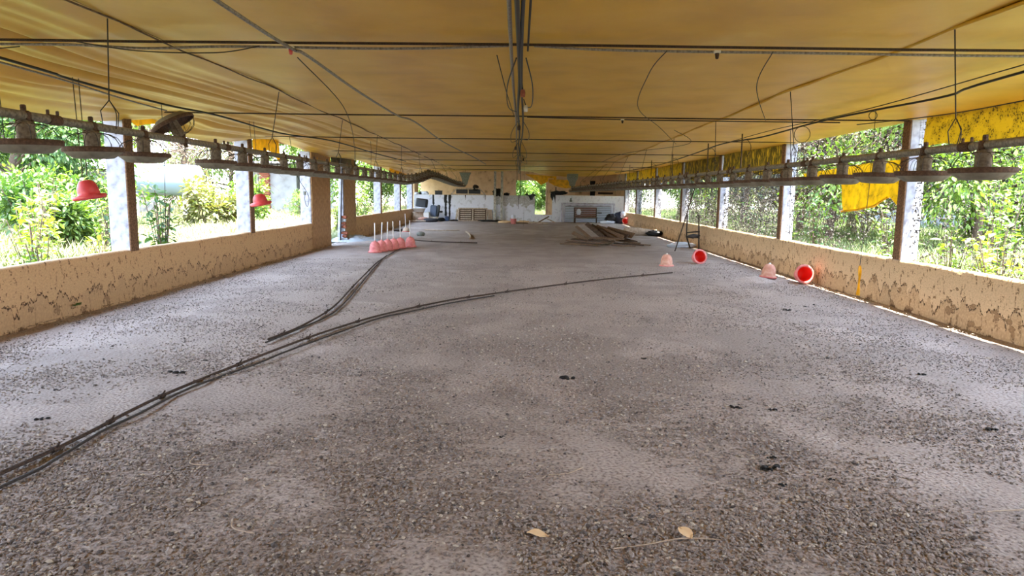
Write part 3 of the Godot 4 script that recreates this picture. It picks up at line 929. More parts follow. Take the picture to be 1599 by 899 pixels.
func far_end():
	var y0 := 0.09
	# wooden post pair before the partition
	for a in [[-1.36, "pale post before the partition, the one touching the slatted pallet", 0.16], [-0.98, "pale post before the partition, the one farther from the slatted pallet", 0.15]]:
		var st := begin()
		beam(st, Vector3(a[0], y0, ZP + 0.35), Vector3(a[0] + 0.01, 2.84, ZP + 0.35), a[2], 0.13, 0.012)
		tag(obj("post", st, M.post_paint), a[1], "post")
	# slatted crate lid leaning against the wall
	var cr := thing("plastic_pallet", "cream slatted plastic pallet leaning against the white partition", "pallet", Vector3(-2.57, y0, ZP + 0.42))
	var lean := Basis.from_euler(Vector3(-0.12, 0, 0))
	var fr := begin()
	for y in [0.03, 0.71]:
		cbox(fr, Transform3D(lean, lean * Vector3(0, y, 0)), Vector3(1.62, 0.06, 0.05), 0.01)
	for x in [-0.78, 0.0, 0.78]:
		cbox(fr, Transform3D(lean, lean * Vector3(x, 0.37, 0)), Vector3(0.07, 0.66, 0.05), 0.01)
	obj("frame", fr, M.cream, cr)
	for k in 5:
		for s in [-1, 1]:
			var sl := begin()
			cbox(sl, Transform3D(lean, lean * Vector3(s * 0.39, 0.14 + k * 0.115, 0.0)), Vector3(0.60, 0.058, 0.035), 0.008)
			obj("slat", sl, M.cream, cr)
	fr = begin()
	cbox(fr, Transform3D(lean, lean * Vector3(0, 0.37, -0.05)), Vector3(1.54, 0.62, 0.015), 0.004)
	obj("back_plate", fr, M.pan_rim, cr)
	for s in [-1, 1]:
		var e := begin()
		cbox(e, Transform3D(lean * Basis.from_euler(Vector3(0, 0.0, s * 0.12)), lean * Vector3(s * 0.88, 0.36, -0.06)), Vector3(0.12, 0.62, 0.03), 0.01)
		obj("end_wing", e, M.cream, cr)
	# second panel edge behind it
	var c2 := begin()
	cbox(c2, Transform3D(Basis.from_euler(Vector3(-0.1, 0.5, 0.1)), Vector3(-1.60, y0 + 0.34, ZP + 0.3)), Vector3(0.25, 0.62, 0.04), 0.01)
	tag(obj("wedged_board", c2, M.cream), "small grubby panel wedged between the slatted pallet and the post", "board")
	# metal truck-like frame on top of the partition
	var mf := thing("metal_frame", "dark trapezoid metal frame lying on top of the white partition", "metal frame", Vector3(-2.85, 1.53, ZP))
	var st2 := begin()
	for y in [0.02, 0.36]:
		var w := 0.98 if y < 0.1 else 0.62
		beam(st2, Vector3(-w, y, 0.05), Vector3(w, y, 0.05), 0.07, 0.06, 0.01)
	obj("rail", st2, M.cream, mf)
	for s in [-1, 1]:
		var b := begin()
		beam(b, Vector3(s * 0.96, 0.02, 0.05), Vector3(s * 0.62, 0.36, 0.05), 0.07, 0.06, 0.01)
		obj("stay", b, M.cream, mf)
	var b3 := begin()
	beam(b3, Vector3(0.0, 0.04, 0.06), Vector3(0.0, 0.34, 0.06), 0.05, 0.05, 0.01)
	obj("stay", b3, M.cream, mf)
	b3 = begin()
	box_at(b3, Vector3(0, 0.19, -0.02), Vector3(1.35, 0.24, 0.03), 0.01)
	obj("back_plate", b3, M.black_plastic, mf)
	# litter of things along the partition top
	lump("rag", Vector3(-2.45, 1.92, ZP - 0.02), Vector3(0.16, 0.17, 0.12), M.black_plastic, 3, "small black rag bundle perched on the metal frame", "rag")
	lump("rag", Vector3(-1.20, 1.66, ZP), Vector3(0.28, 0.24, 0.13), M.dark, 4, "dark brown rag heap on the partition between the two posts", "rag")
	lump("rag", Vector3(-0.72, 1.58, ZP), Vector3(0.16, 0.1, 0.12), M.dark, 5, "small dark rag on the partition just past the posts", "rag")
	drape("black_plastic_drape", Vector3(0.30, 1.57, ZP + 0.09), 0.62, [0.06, 0.12, 0.10, 0.28, 0.36, 0.12, 0.05], "torn black plastic draped over the partition end beside the garden opening")
	drape("black_plastic_drape", Vector3(1.72, 1.60, ZP + 0.10), 0.28, [0.2, 0.36, 0.18, 0.5], "narrow black plastic strip hanging on the partition beside the jamb")
	lump("black_bundle", Vector3(2.18, 1.70, ZP), Vector3(0.46, 0.12, 0.14), M.black_plastic, 6, "long black bundle lying on the shutter partition", "bundle")
	var dk := begin()
	box_at(dk, Vector3(2.02, 1.86, ZP), Vector3(0.05, 0.32, 0.05), 0.01)
	tag(obj("wooden_peg", dk, M.dark), "thin dark peg standing up from the long black bundle", "peg")
	var cb := thing("black_crate", "small black crate on the partition above the tar runs", "crate", Vector3(-4.5, 1.53, ZP))
	var q := begin()
	for s in [-1, 1]:
		box_at(q, Vector3(s * 0.19, 0.11, 0), Vector3(0.02, 0.22, 0.13), 0.004)
		box_at(q, Vector3(0, 0.11, s * 0.06), Vector3(0.38, 0.22, 0.015), 0.004)
	box_at(q, Vector3(0, 0.01, 0), Vector3(0.38, 0.02, 0.13), 0.004)
	obj("body", q, M.black_plastic, cb)
	q = begin()
	box_at(q, Vector3(0, 0.215, 0), Vector3(0.42, 0.025, 0.15), 0.006)
	obj("rim", q, M.black_plastic, cb)
	lump("white_bag", Vector3(-5.28, 1.60, ZP), Vector3(0.22, 0.11, 0.10), M.sack_white, 7, "small white bag on the partition top nearest the window wall", "bag")
	lump("white_bag", Vector3(-5.72, 1.58, ZP), Vector3(0.14, 0.08, 0.09), M.sack_white, 8, "crumpled white scrap in the corner of the partition top", "bag")
	lump("rag", Vector3(-5.50, 1.60, ZP), Vector3(0.10, 0.08, 0.08), M.dark, 9, "tiny dark rag between the white bags on the partition", "rag")
	# dark doorless opening behind, right, and beam ends
	var op := begin()
	box_at(op, Vector3(4.42, 1.95, ZB + 0.03), Vector3(0.30, 1.0, 0.08), 0.01)
	tag(obj("dark_plank", op, M.dark), "dark upright plank on the back wall above the shutter", "plank")
	op = begin()
	beam(op, Vector3(3.35, 1.5, ZB + 0.03), Vector3(3.42, 2.3, ZB + 0.03), 0.09, 0.05, 0.01)
	tag(obj("plank", op, M.beige), "pale upright plank on the back wall above the shutter", "plank")
	op = begin()
	box_at(op, Vector3(5.2, 1.72, ZB + 0.06), Vector3(0.9, 0.1, 0.12), 0.012)
	tag(obj("timber_offcut", op, M.rust), "rusty brown offcut lying behind the shutter partition", "offcut")
	# steel roller-like shutter panel on the right partition
	var sh := thing("shutter", "large pale blue slatted metal shutter leaning on the partition", "shutter", Vector3(3.80, y0, ZP + 0.22))
	var s3 := begin()
	for s in [-1, 1]:
		box_at(s3, Vector3(s * 1.44, 0.53, 0), Vector3(0.09, 1.06, 0.06), 0.01)
		box_at(s3, Vector3(s * 1.28, 0.49, 0.005), Vector3(0.05, 0.96, 0.05), 0.008)
	box_at(s3, Vector3(0, 1.04, 0), Vector3(2.97, 0.07, 0.06), 0.01)
	box_at(s3, Vector3(0, 0.93, 0.005), Vector3(2.56, 0.08, 0.05), 0.01)
	obj("frame", s3, M.roof_grey, sh)
	s3 = begin()
	box_at(s3, Vector3(0, 0.48, -0.045), Vector3(2.56, 0.92, 0.02), 0.004)
	obj("back_plate", s3, M.grey_plastic, sh)
	for k in 9:
		var sl := begin()
		cbox(sl, Transform3D(Basis.from_euler(Vector3(0.22, 0, 0)), Vector3(0, 0.07 + k * 0.094, 0)), Vector3(2.5, 0.066, 0.02), 0.004)
		obj("slat", sl, M.shutter_paint, sh)
	s3 = begin()
	box_at(s3, Vector3(-0.95, 1.18, -0.03), Vector3(0.14, 0.10, 0.06), 0.015)
	lathe(s3, [Vector2(0.04, 0), Vector2(0.045, 0.1), Vector2(0.03, 0.12), Vector2(0, 0.12)], 10, Transform3D(Basis(), Vector3(-0.95, 1.22, -0.03)))
	tag(obj("wall_lamp_holder", s3, M.grey_plastic), "small grey lamp holder fixed above the shutter", "lamp holder")
	get_node("wall_lamp_holder").position = Vector3(3.80, y0, ZP + 0.22)
	# small wooden bench with slatted back before the shutter
	var bn := thing("slatted_bench", "brown slatted wooden bench standing before the shutter", "bench", Vector3(3.62, y0, ZP + 0.75))
	for k in 5:
		var b := begin()
		box_at(b, Vector3(0, 0.37 + k * 0.108, -0.05 - 0.012 * k), Vector3(1.24, 0.084, 0.025), 0.006)
		obj("back_slat", b, M.bench_wood, bn)
	var b4 := begin()
	box_at(b4, Vector3(0, 0.30, 0.12), Vector3(1.26, 0.045, 0.36), 0.01)
	obj("seat", b4, M.wood, bn)
	for s in [-1, 1]:
		b4 = begin()
		box_at(b4, Vector3(s * 0.58, 0.14, 0.22), Vector3(0.07, 0.28, 0.07), 0.01)
		obj("leg", b4, M.rust, bn)
		b4 = begin()
		beam(b4, Vector3(s * 0.60, 0.0, -0.03), Vector3(s * 0.60, 0.80, -0.08), 0.06, 0.05, 0.008)
		obj("leg", b4, M.rust, bn)
	lump("plastic_bag", Vector3(3.25, y0 + 0.60, ZP + 0.78), Vector3(0.12, 0.16, 0.05), M.sack_white, 12, "pale plastic bag hanging on the bench back", "bag")
	var bl := begin()
	beam(bl, Vector3(4.27, y0 + 0.55, ZP + 0.68), Vector3(4.52, y0 + 0.55, ZP + 0.66), 0.04, 0.04, 0.008)
	tag(obj("broom_handle", bl, M.rust), "short reddish handle sticking out beside the bench", "handle")
	# heap of discarded household things in the far corner of the window wall
	var mon := thing("monitor", "old dark grey box monitor on top of the junk in the far corner", "monitor", Vector3(-5.30, y0 + 0.72, ZP + 1.0))
	var mb := begin()
	cbox(mb, Transform3D(Basis.from_euler(Vector3(0.05, 0.35, -0.12)), Vector3(0, 0.27, 0)), Vector3(0.62, 0.46, 0.30), 0.04)
	obj("housing", mb, M.black_plastic, mon)
	mb = begin()
	cbox(mb, Transform3D(Basis.from_euler(Vector3(0.05, 0.35, -0.12)), Vector3(-0.03, 0.27, 0.17)), Vector3(0.50, 0.36, 0.04), 0.02)
	obj("screen", mb, flat(Color(0.30, 0.32, 0.35), 0.25), mon)
	var ch := thing("office_chair", "toppled blue-grey office chair with white base in the far corner", "chair", Vector3(-4.68, y0, ZP + 0.9))
	mb = begin()
	cbox(mb, Transform3D(Basis.from_euler(Vector3(0, 0, -0.08)), Vector3(0, 0.56, 0)), Vector3(0.36, 0.62, 0.12), 0.05)
	obj("backrest", mb, M.blue_grey, ch)
	mb = begin()
	cbox(mb, Transform3D(Basis.from_euler(Vector3(0, 0.3, -0.16)), Vector3(0.24, 0.56, -0.05)), Vector3(0.14, 0.66, 0.34), 0.05)
	obj("seat", mb, M.black_plastic, ch)
	mb = begin()
	lathe(mb, [Vector2(0.10, 0.0), Vector2(0.22, 0.10), Vector2(0.27, 0.24), Vector2(0.25, 0.25), Vector2(0.1, 0.06), Vector2(0, 0.05)], 16)
	obj("base", mb, M.white_plastic, ch)
	mb = begin()
	box_at(mb, Vector3(0.42, 0.52, 0), Vector3(0.16, 0.10, 0.12), 0.03)
	obj("armrest", mb, M.black_plastic, ch)
	var ba := thing("basin", "white plastic basin among the junk under the monitor", "basin", Vector3(-5.42, y0 + 0.50, ZP + 1.15))
	mb = begin()
	lathe(mb, [Vector2(0, 0.0), Vector2(0.26, 0.0), Vector2(0.36, 0.20), Vector2(0.39, 0.20), Vector2(0.385, 0.21), Vector2(0.34, 0.20), Vector2(0.24, 0.02), Vector2(0, 0.02)], 22)
	obj("bowl", mb, M.white_plastic, ba)
	var bx := begin()
	box_at(bx, Vector3(-5.50, y0 + 0.25, ZP + 0.95), Vector3(0.62, 0.50, 0.5), 0.02, Vector3(0, 0.15, 0))
	tag(obj("cardboard_box", bx, M.cream), "tan box under the basin in the far corner", "box")
	bx = begin()
	box_at(bx, Vector3(-5.0, y0 + 0.34, ZP + 1.25), Vector3(0.32, 0.3, 0.2), 0.03, Vector3(0, -0.2, 0.1))
	tag(obj("white_box", bx, M.white_plastic), "white box standing beside the toppled chair", "box")
	lump("rag", Vector3(-5.15, y0 + 0.12, ZP + 1.35), Vector3(0.3, 0.1, 0.2), M.bell_dusty, 14, "reddish rag heap at the foot of the corner junk", "rag")
	var ty := thing("tyre", "grey dusty tyre lying flat before the corner junk", "tyre", Vector3(-4.72, y0, ZP + 1.75))
	mb = begin()
	lathe(mb, [Vector2(0.19, 0.02), Vector2(0.30, 0.0), Vector2(0.38, 0.04), Vector2(0.39, 0.11), Vector2(0.36, 0.16), Vector2(0.30, 0.18), Vector2(0.20, 0.16), Vector2(0.18, 0.10), Vector2(0.19, 0.02)], 24)
	obj("tread", mb, flat(Color(0.20, 0.20, 0.22), 0.85), ty)
	bx = begin()
	box_at(bx, Vector3(-5.5, y0 + 0.06, ZP + 1.95), Vector3(1.1, 0.05, 0.3), 0.01, Vector3(0, 0.1, 0))
	tag(obj("plank", bx, M.cream), "pale plank lying on the floor beside the tyre", "plank")
	var bo := begin()
	box_at(bo, Vector3(-3.98, y0 + 0.13, ZP + 0.4), Vector3(0.22, 0.26, 0.2), 0.03)
	tag(obj("blue_canister", bo, flat(Color(0.20, 0.30, 0.48), 0.4)), "small blue canister on the floor under the tar runs", "canister")
	lump("black_bundle", Vector3(-4.32, y0 + 0.08, ZP + 0.4), Vector3(0.26, 0.09, 0.16), M.black_plastic, 15, "low black bundle beside the blue canister", "bundle")
	lump("black_bundle", Vector3(-3.6, y0 + 0.04, ZP + 0.4), Vector3(0.24, 0.05, 0.14), M.black_plastic, 16, "flat black scrap between canister and slatted pallet", "bundle")
	lump("black_bundle", Vector3(-1.5, y0 + 0.05, ZP + 0.7), Vector3(0.62, 0.06, 0.25), M.black_plastic, 17, "spread black sheet on the floor at the foot of the posts", "sheet")
	# pipe bits, bucket and rubbish before the middle of the partition
	var bk := thing("bucket", "pink bucket with a white top standing in the rubbish before the partition", "bucket", Vector3(-0.30, floor_y(-36.0), -36.2))
	mb = begin()
	lathe(mb, [Vector2(0, 0), Vector2(0.13, 0), Vector2(0.16, 0.26), Vector2(0.17, 0.27), Vector2(0.155, 0.27), Vector2(0, 0.25)], 16)
	obj("body", mb, M.bell_pink, bk)
	mb = begin()
	lathe(mb, [Vector2(0.11, 0.26), Vector2(0.11, 0.44), Vector2(0.09, 0.46), Vector2(0, 0.46)], 14)
	obj("lid", mb, M.sack_white, bk)
	var rub := [[0.25, 0.34, 0.09, "beige"], [0.75, 0.28, 0.06, "cream"], [1.25, 0.3, 0.06, "cream"], [-0.75, 0.36, 0.08, "beige"], [0.0, 0.5, 0.04, "wood"]]
	var rl := ["tan crumpled sheet just beside the bucket", "pale flat scrap between bucket and leaning plank", "pale flat scrap nearest the leaning plank", "tan crumpled sheet on the post side of the bucket", "brown flat scrap behind the bucket"]
	for k in rub.size():
		var d: Array = rub[k]
		lump("rubbish_scrap", Vector3(d[0], floor_y(-36.6) + d[2] * 0.6, -36.9 + 0.3 * (k % 3)), Vector3(d[1], d[2], 0.2), M[d[3]], 20 + k, rl[k], "scrap")
	var pk := begin()
	beam(pk, Vector3(1.05, y0 + 0.02, ZP + 1.1), Vector3(1.62, y0 + 0.34, ZP + 1.0), 0.12, 0.05, 0.01)
	tag(obj("plank", pk, M.wood), "grey plank tilted up before the threshold", "plank")
	pk = begin()
	beam(pk, Vector3(1.5, y0 + 0.22, ZP + 1.05), Vector3(1.95, y0 + 0.02, ZP + 1.3), 0.09, 0.04, 0.01)
	tag(obj("plank", pk, M.cream), "short pale plank crossed under the tilted grey plank", "plank")
	# right corner: sacks and an overturned bell
	lump("sack", Vector3(5.02, 0.30, -38.0), Vector3(0.34, 0.30, 0.25), M.black_plastic, 31, "black rubbish sack slumped against the shutter corner", "sack")
	lump("sack", Vector3(5.42, 0.36, -38.1), Vector3(0.32, 0.34, 0.25), flat(Color(0.16, 0.18, 0.25), 0.5), 32, "dark blue sack in the far corner of the netting side", "sack")
	lump("white_bag", Vector3(4.75, 0.14, -37.6), Vector3(0.40, 0.10, 0.2), M.sack_white, 33, "flat white bag on the floor before the shutter", "bag")
	lump("white_bag", Vector3(5.62, 0.55, -37.9), Vector3(0.14, 0.18, 0.12), M.sack_white, 34, "small white bag tucked behind the dark blue sack", "bag")

# a crumpled soft lump resting with its lowest point near centre.y - size.y
func lump(called: String, c: Vector3, size: Vector3, mat: Material, sd: int, label: String, category: String):
	var n := noise(1.4, sd * 17, FastNoiseLite.TYPE_SIMPLEX_SMOOTH, 3)
	var st := grid(20, 12, func(u: float, v: float):
		var t: float = u * TAU
		var p: float = v * PI
		var d := Vector3(sin(p) * cos(t), cos(p), sin(p) * sin(t))
		var r: float = 1.0 + 0.5 * n.get_noise_3dv(d * 1.3)
		var q := d * r * size
		q.y = maxf(q.y, -size.y * 0.95)
		return [c + q, Vector2(u, v), Color.WHITE])
	tag(obj(called, st, mat), label, category)

func drape(called: String, at: Vector3, width: float, drops: Array, label: String):
	var n := drops.size() - 1
	var st := grid(24, 8, func(u: float, v: float):
		var t: float = u * n
		var k := mini(int(t), n - 1)
		var d := lerpf(drops[k], drops[k + 1], t - k)
		var over: float = 0.14 * (1.0 - clampf(v * 3.0, 0.0, 1.0))
		return [at + Vector3(u * width, 0.05 + 0.04 * sin(u * 11.0) - maxf(0.0, v - 0.33) * 1.5 * d, 0.03 + 0.02 * sin(u * 19.0) - over), Vector2(u, v), Color.WHITE])
	tag(obj(called, st, M.black_plastic), label, "plastic sheet")

func wire(called: String, pts: Array, r: float, mat: Material, label: String, category: String, group := "", parent: Node = null, sides := 5) -> MeshInstance3D:
	var st := begin()
	tube(st, pts, r, sides)
	var o := obj(called, st, mat, parent)
	if label != "":
		tag(o, label, category, group)
	return o

const RODS := [0.75, -5.6, -10.65, -15.1, -20.2, -25.0, -29.7, -34.4]

func overhead_rods_and_cables():
	for k in range(1, RODS.size()):
		var z: float = RODS[k]
		var tr := thing("tie_rod", "%s rusty steel rod crossing under the tarpaulin from the camera end" % ORD[k - 1], "tie rod", Vector3(0, 2.79, z))
		var st := begin()
		tube(st, [Vector3(-5.9, 0.01, 0), Vector3(-3, 0.0, 0), Vector3(0, 0.005, 0), Vector3(3, -0.005, 0), Vector3(5.85, 0.0, 0)], 0.011, 6)
		obj("rod", st, M.rust, tr)
	# thin conduits tied under the first two rods
	wire("conduit_pipe", curve([Vector3(-5.6, 2.76, -5.66), Vector3(-3.7, 2.775, -5.66), Vector3(-3.0, 2.752, -5.66), Vector3(-2.3, 2.772, -5.66), Vector3(-1.0, 2.768, -5.66), Vector3(-0.1, 2.80, -5.66)]), 0.011, M.conduit, "sagging grey conduit under the first rod on the doorway side", "conduit")
	wire("conduit_pipe", curve([Vector3(0.1, 2.80, -5.66), Vector3(0.8, 2.772, -5.66), Vector3(2.4, 2.765, -5.66), Vector3(3.6, 2.758, -5.66), Vector3(5.6, 2.765, -5.66)]), 0.011, M.conduit, "sagging grey conduit under the first rod on the netting side", "conduit")
	wire("conduit_pipe", curve([Vector3(0.1, 2.79, -10.72), Vector3(2.0, 2.765, -10.72), Vector3(4.8, 2.76, -10.72)]), 0.009, M.wire, "thin dark conduit under the second rod on the netting side", "conduit")
	# ridge bundle: conduit and cables along the middle
	var cp := []
	var c1 := []
	var c2 := []
	for k in 20:
		var z := 1.5 - k * 2.1
		cp.append(Vector3(-0.07 + 0.008 * sin(k * 1.3), 2.735, z))
		c1.append(Vector3(-0.022 + 0.012 * sin(k * 2.1), 2.72 + 0.012 * cos(k * 1.7), z))
		c2.append(Vector3(0.022 + 0.02 * sin(k * 1.1 + 1.0), 2.715 + 0.015 * cos(k * 2.3), z))
	wire("conduit_pipe", curve(cp, 3), 0.015, M.conduit, "pale conduit running down the middle under the tarpaulin", "conduit")
	wire("power_cable", curve(c1, 3), 0.017, M.rubber, "thick black cable beside the pale middle conduit", "cable")
	wire("power_cable", curve(c2, 3), 0.014, M.rubber, "thinner wavy black cable of the middle bundle", "cable")
	wire("twisted_wire", curve([Vector3(0.055, 2.73, 1.5), Vector3(0.05, 2.72, -2.5), Vector3(0.05, 2.73, -5.5)], 20), 0.008, M.wire, "dark twisted wire at the edge of the middle bundle nearest the camera end", "wire")
	var loops := [[-0.13, -5.9, -9.6, 0.13, "drooping cable on the doorway side of the middle bundle, first span"], [0.11, -5.9, -9.0, 0.16, "drooping cable on the netting side of the middle bundle, first span"], [-0.15, -10.9, -14.6, 0.16, "drooping cable on the doorway side of the middle bundle, second span"], [0.14, -10.9, -14.4, 0.12, "drooping cable on the netting side of the middle bundle, second span"], [-0.16, -15.4, -19.6, 0.2, "drooping cable on the doorway side of the middle bundle, third span"], [0.15, -15.4, -19.8, 0.2, "drooping cable on the netting side of the middle bundle, third span"], [-0.12, -20.4, -24.6, 0.2, "drooping cable on the doorway side of the middle bundle, fourth span"], [0.2, -20.4, -24.4, 0.16, "drooping cable on the netting side of the middle bundle, fourth span"]]
	for q in loops:
		var s := signf(q[0])
		wire("slack_cable", curve([Vector3(s * 0.04, 2.75, q[1]), Vector3(q[0], 2.75 - q[3] * 0.7, lerpf(q[1], q[2], 0.25)), Vector3(q[0] * 1.05, 2.75 - q[3], lerpf(q[1], q[2], 0.6)), Vector3(s * 0.05, 2.74, q[2])], 7), 0.006, M.rubber, q[4], "cable")
	var lamps := [[0.02, -7.1, "brick", "red cable connector in the first span of the middle bundle"], [0.06, -8.35, "white_plastic", "white and black lamp holder at the end of the first span"], [-0.10, -15.6, "rust", "rusty lamp holder under the third rod"], [0.10, -20.6, "rust", "rusty lamp holder under the fourth rod"], [-0.02, -10.75, "rust", "rusty lamp holder under the second rod"]]
	for q in lamps:
		var lh := thing("lamp_holder", q[3], "lamp holder", Vector3(q[0], 2.60, q[1]))
		var st := begin()
		lathe(st, [Vector2(0, 0), Vector2(0.022, 0.0), Vector2(0.026, 0.04), Vector2(0.02, 0.07), Vector2(0, 0.075)], 10)
		obj("socket", st, M[q[2]], lh)
		st = begin()
		tube(st, [Vector3(0, 0.07, 0), Vector3(-q[0] * 0.4, 0.14, 0.02)], 0.006, 5)
		obj("cord", st, M.rubber, lh)
	for q in [[-1.80, -5.60, "red and white clip hanging under the first rod at the slanting pipe"], [1.52, -5.60, "white clip hanging under the first rod, netting side"], [1.52, -10.6, "white clip hanging under the second rod, netting side"]]:
		var cl := thing("cable_clip", q[2], "clip", Vector3(q[0], 2.70, q[1]))
		var st := begin()
		box_at(st, Vector3(0, 0.055, 0), Vector3(0.05, 0.022, 0.03), 0.004)
		obj("strap", st, M.white_plastic, cl)
		st = begin()
		lathe(st, [Vector2(0, 0), Vector2(0.012, 0.005), Vector2(0.018, 0.045), Vector2(0, 0.046)], 8)
		obj("plug", st, M.bell_red if q[0] < 0 else M.rust, cl)
	# slanting pipe on the doorway side, in lengths between rods
	wire("sprinkler_pipe", curve([Vector3(-1.72, 2.80, 1.5), Vector3(-1.74, 2.72, -4.0), Vector3(-1.77, 2.735, -5.5), Vector3(-1.70, 2.715, -5.7), Vector3(-1.72, 2.70, -7.5), Vector3(-1.77, 2.74, -10.2), Vector3(-1.62, 2.72, -10.9), Vector3(-1.64, 2.72, -14.8), Vector3(-1.50, 2.70, -18.0), Vector3(-1.40, 2.72, -21.2), Vector3(-1.25, 2.70, -26.0)], 5), 0.013, M.conduit, "grey pipe hung lengthwise under the tarpaulin, doorway side of the middle", "pipe")
	# heavy cables hung lengthwise over the drinker rows
	wire("power_cable", curve([Vector3(-4.1, 2.75, 1.0), Vector3(-4.26, 2.70, -5.8), Vector3(-4.38, 2.70, -6.9), Vector3(-4.45, 2.70, -8.9), Vector3(-4.31, 2.70, -10.1), Vector3(-4.25, 2.66, -12.6), Vector3(-4.0, 2.71, -15.0), Vector3(-4.0, 2.70, -19.7), Vector3(-4.05, 2.73, -25.0)], 5), 0.014, M.rubber, "heavy black cable slung lengthwise over the hanging red bells", "cable")
	wire("water_hose", curve([Vector3(-4.22, 2.72, 1.0), Vector3(-4.36, 2.69, -5.8), Vector3(-4.50, 2.66, -8.0), Vector3(-4.50, 2.64, -9.0)], 6), 0.010, M.conduit, "thin grey hose alongside the heavy black cable", "hose")
	wire("power_cable", curve([Vector3(4.0, 2.78, 1.0), Vector3(4.18, 2.70, -6.0), Vector3(4.37, 2.69, -7.35), Vector3(4.29, 2.70, -8.7), Vector3(4.21, 2.70, -10.2), Vector3(4.29, 2.69, -12.6), Vector3(4.13, 2.70, -14.4), Vector3(4.37, 2.68, -18.0), Vector3(4.7, 2.66, -23.6), Vector3(4.5, 2.62, -27.0), Vector3(4.2, 2.6, -31.0)], 5), 0.013, M.rubber, "dark cable slung lengthwise on the netting side", "cable")
	wire("thin_wire", curve([Vector3(4.15, 2.82, -3.0), Vector3(4.3, 2.79, -6.2), Vector3(4.32, 2.74, -9.0), Vector3(4.3, 2.77, -12.0), Vector3(4.2, 2.72, -14.3)], 6), 0.006, M.rubber, "thin wire just above the netting side cable", "wire")
	wire("thin_wire", curve([Vector3(5.5, 2.74, -6.5), Vector3(5.3, 2.68, -8.6), Vector3(5.0, 2.72, -10.6)], 8), 0.007, M.rubber, "thin wire sagging before the spattered curtain", "wire")
	# loose wires under the tarpaulin
	var loose := [
		[[Vector3(1.13, 2.76, -5.6), Vector3(1.12, 2.70, -6.3), Vector3(1.42, 2.68, -8.6), Vector3(2.2, 2.70, -11.2), Vector3(3.3, 2.72, -15.0)], "long curved wire hanging from the first rod over the netting half"],
		[[Vector3(1.95, 2.76, -5.6), Vector3(2.3, 2.70, -7.0), Vector3(3.3, 2.66, -9.6)], "straight thin wire hanging from the first rod to the netting side feeder"],
		[[Vector3(-1.78, 2.70, -5.7), Vector3(-2.0, 2.60, -8.0), Vector3(-2.6, 2.50, -11.0), Vector3(-3.1, 2.25, -13.2)], "thin slanting wire hanging from the red and white clip"],
		[[Vector3(-0.2, 2.77, -5.9), Vector3(-0.14, 2.66, -7.4), Vector3(-0.08, 2.62, -9.0)], "thin wire curving beside the middle bundle"],
		[[Vector3(2.6, 2.74, -12.0), Vector3(3.2, 2.62, -13.5), Vector3(2.4, 2.58, -16.0), Vector3(2.3, 2.55, -20.0)], "drooping wire crossing to the netting side feeder"],
		[[Vector3(-3.5, 2.79, -5.63), Vector3(-3.0, 2.72, -5.6), Vector3(-2.4, 2.72, -5.64), Vector3(-2.05, 2.77, -5.62)], "fine wire looping under the first rod, doorway side"],
		[[Vector3(-4.9, 2.76, -5.7), Vector3(-4.5, 2.71, -5.65), Vector3(-3.95, 2.75, -5.63)], "fine wire drooping under the first rod near the eave"]]
	for q in loose:
		wire("loose_wire", curve(q[0], 8), 0.0045, M.wire, q[1], "wire")
	# strings let down from the cables
	var strings := [
		[Vector3(-4.46, 2.70, -8.8), Vector3(-4.50, 1.02, -8.8), "string hanging before the pillar on the doorway side"],
		[Vector3(-4.60, 2.80, -6.2), Vector3(-4.55, 1.95, -6.2), "short string hanging from the black cable near the camera"],
		[Vector3(4.32, 2.70, -8.7), Vector3(4.30, 0.78, -8.75), "string with a yellow tatter hanging before the wall on the netting side"],
		[Vector3(4.25, 2.68, -11.2), Vector3(4.30, 0.92, -11.1), "string hanging before the second netting bay pillar"],
		[Vector3(-0.12, 2.87, -29.0), Vector3(-0.12, 1.8, -29.0), "dark hanging stick at the far end of the middle bundle"],
		[Vector3(0.20, 2.87, -31.0), Vector3(0.20, 0.2, -31.0), "long thin string hanging almost to the floor far down the middle"],
		[Vector3(0.02, 2.87, -30.0), Vector3(0.02, 1.45, -30.0), "grey rope end hanging far down the middle"],
		[Vector3(-3.5, 2.86, -16.5), Vector3(-3.5, 2.28, -16.5), "short string over the feeder line by the doorway pier"],
		[Vector3(-4.2, 2.80, -18.0), Vector3(-4.25, 0.95, -18.0), "string hanging before the nearer doorway pier"]]
	for k in strings.size():
		var q: Array = strings[k]
		var mid: Vector3 = (q[0] + q[1]) * 0.5 + Vector3(0.015, 0, 0)
		wire("hanging_string", [q[0], mid, q[1]], 0.012 if k in [4, 6] else 0.004, M.rust if k == 4 else M.wire, q[2], "string")
	var tat := thing("yellow_tatter", "yellow curtain tatter dangling from a string against the netting side wall", "tatter", Vector3(4.30, 0.42, -8.75))
	var ts := grid(6, 10, func(u: float, v: float):
		return [Vector3(lerpf(-0.022, 0.024, u) * (0.7 + 0.4 * sin(v * 8.0)), 0.38 * (1.0 - v), 0.02 * sin(u * 6.0 + v * 3.0)), Vector2(u, v), Color.WHITE])
	obj("strip", ts, M.tarp_flap, tat)
	# brackets and loops dangling from the netting side cable
	var drops := [[4.25, -13.6, 0.5, "dangling bracket on the netting side cable, nearest of them"], [4.30, -16.2, 0.45, "dangling bracket on the netting side cable over the fourth bay pillar"], [4.45, -20.6, 0.42, "dangling pipe bracket on the netting side cable, middle of them"], [4.55, -24.4, 0.40, "dangling pipe bracket on the netting side cable, second from the far end"], [4.4, -28.2, 0.36, "dangling pipe bracket on the netting side cable, farthest of them"]]
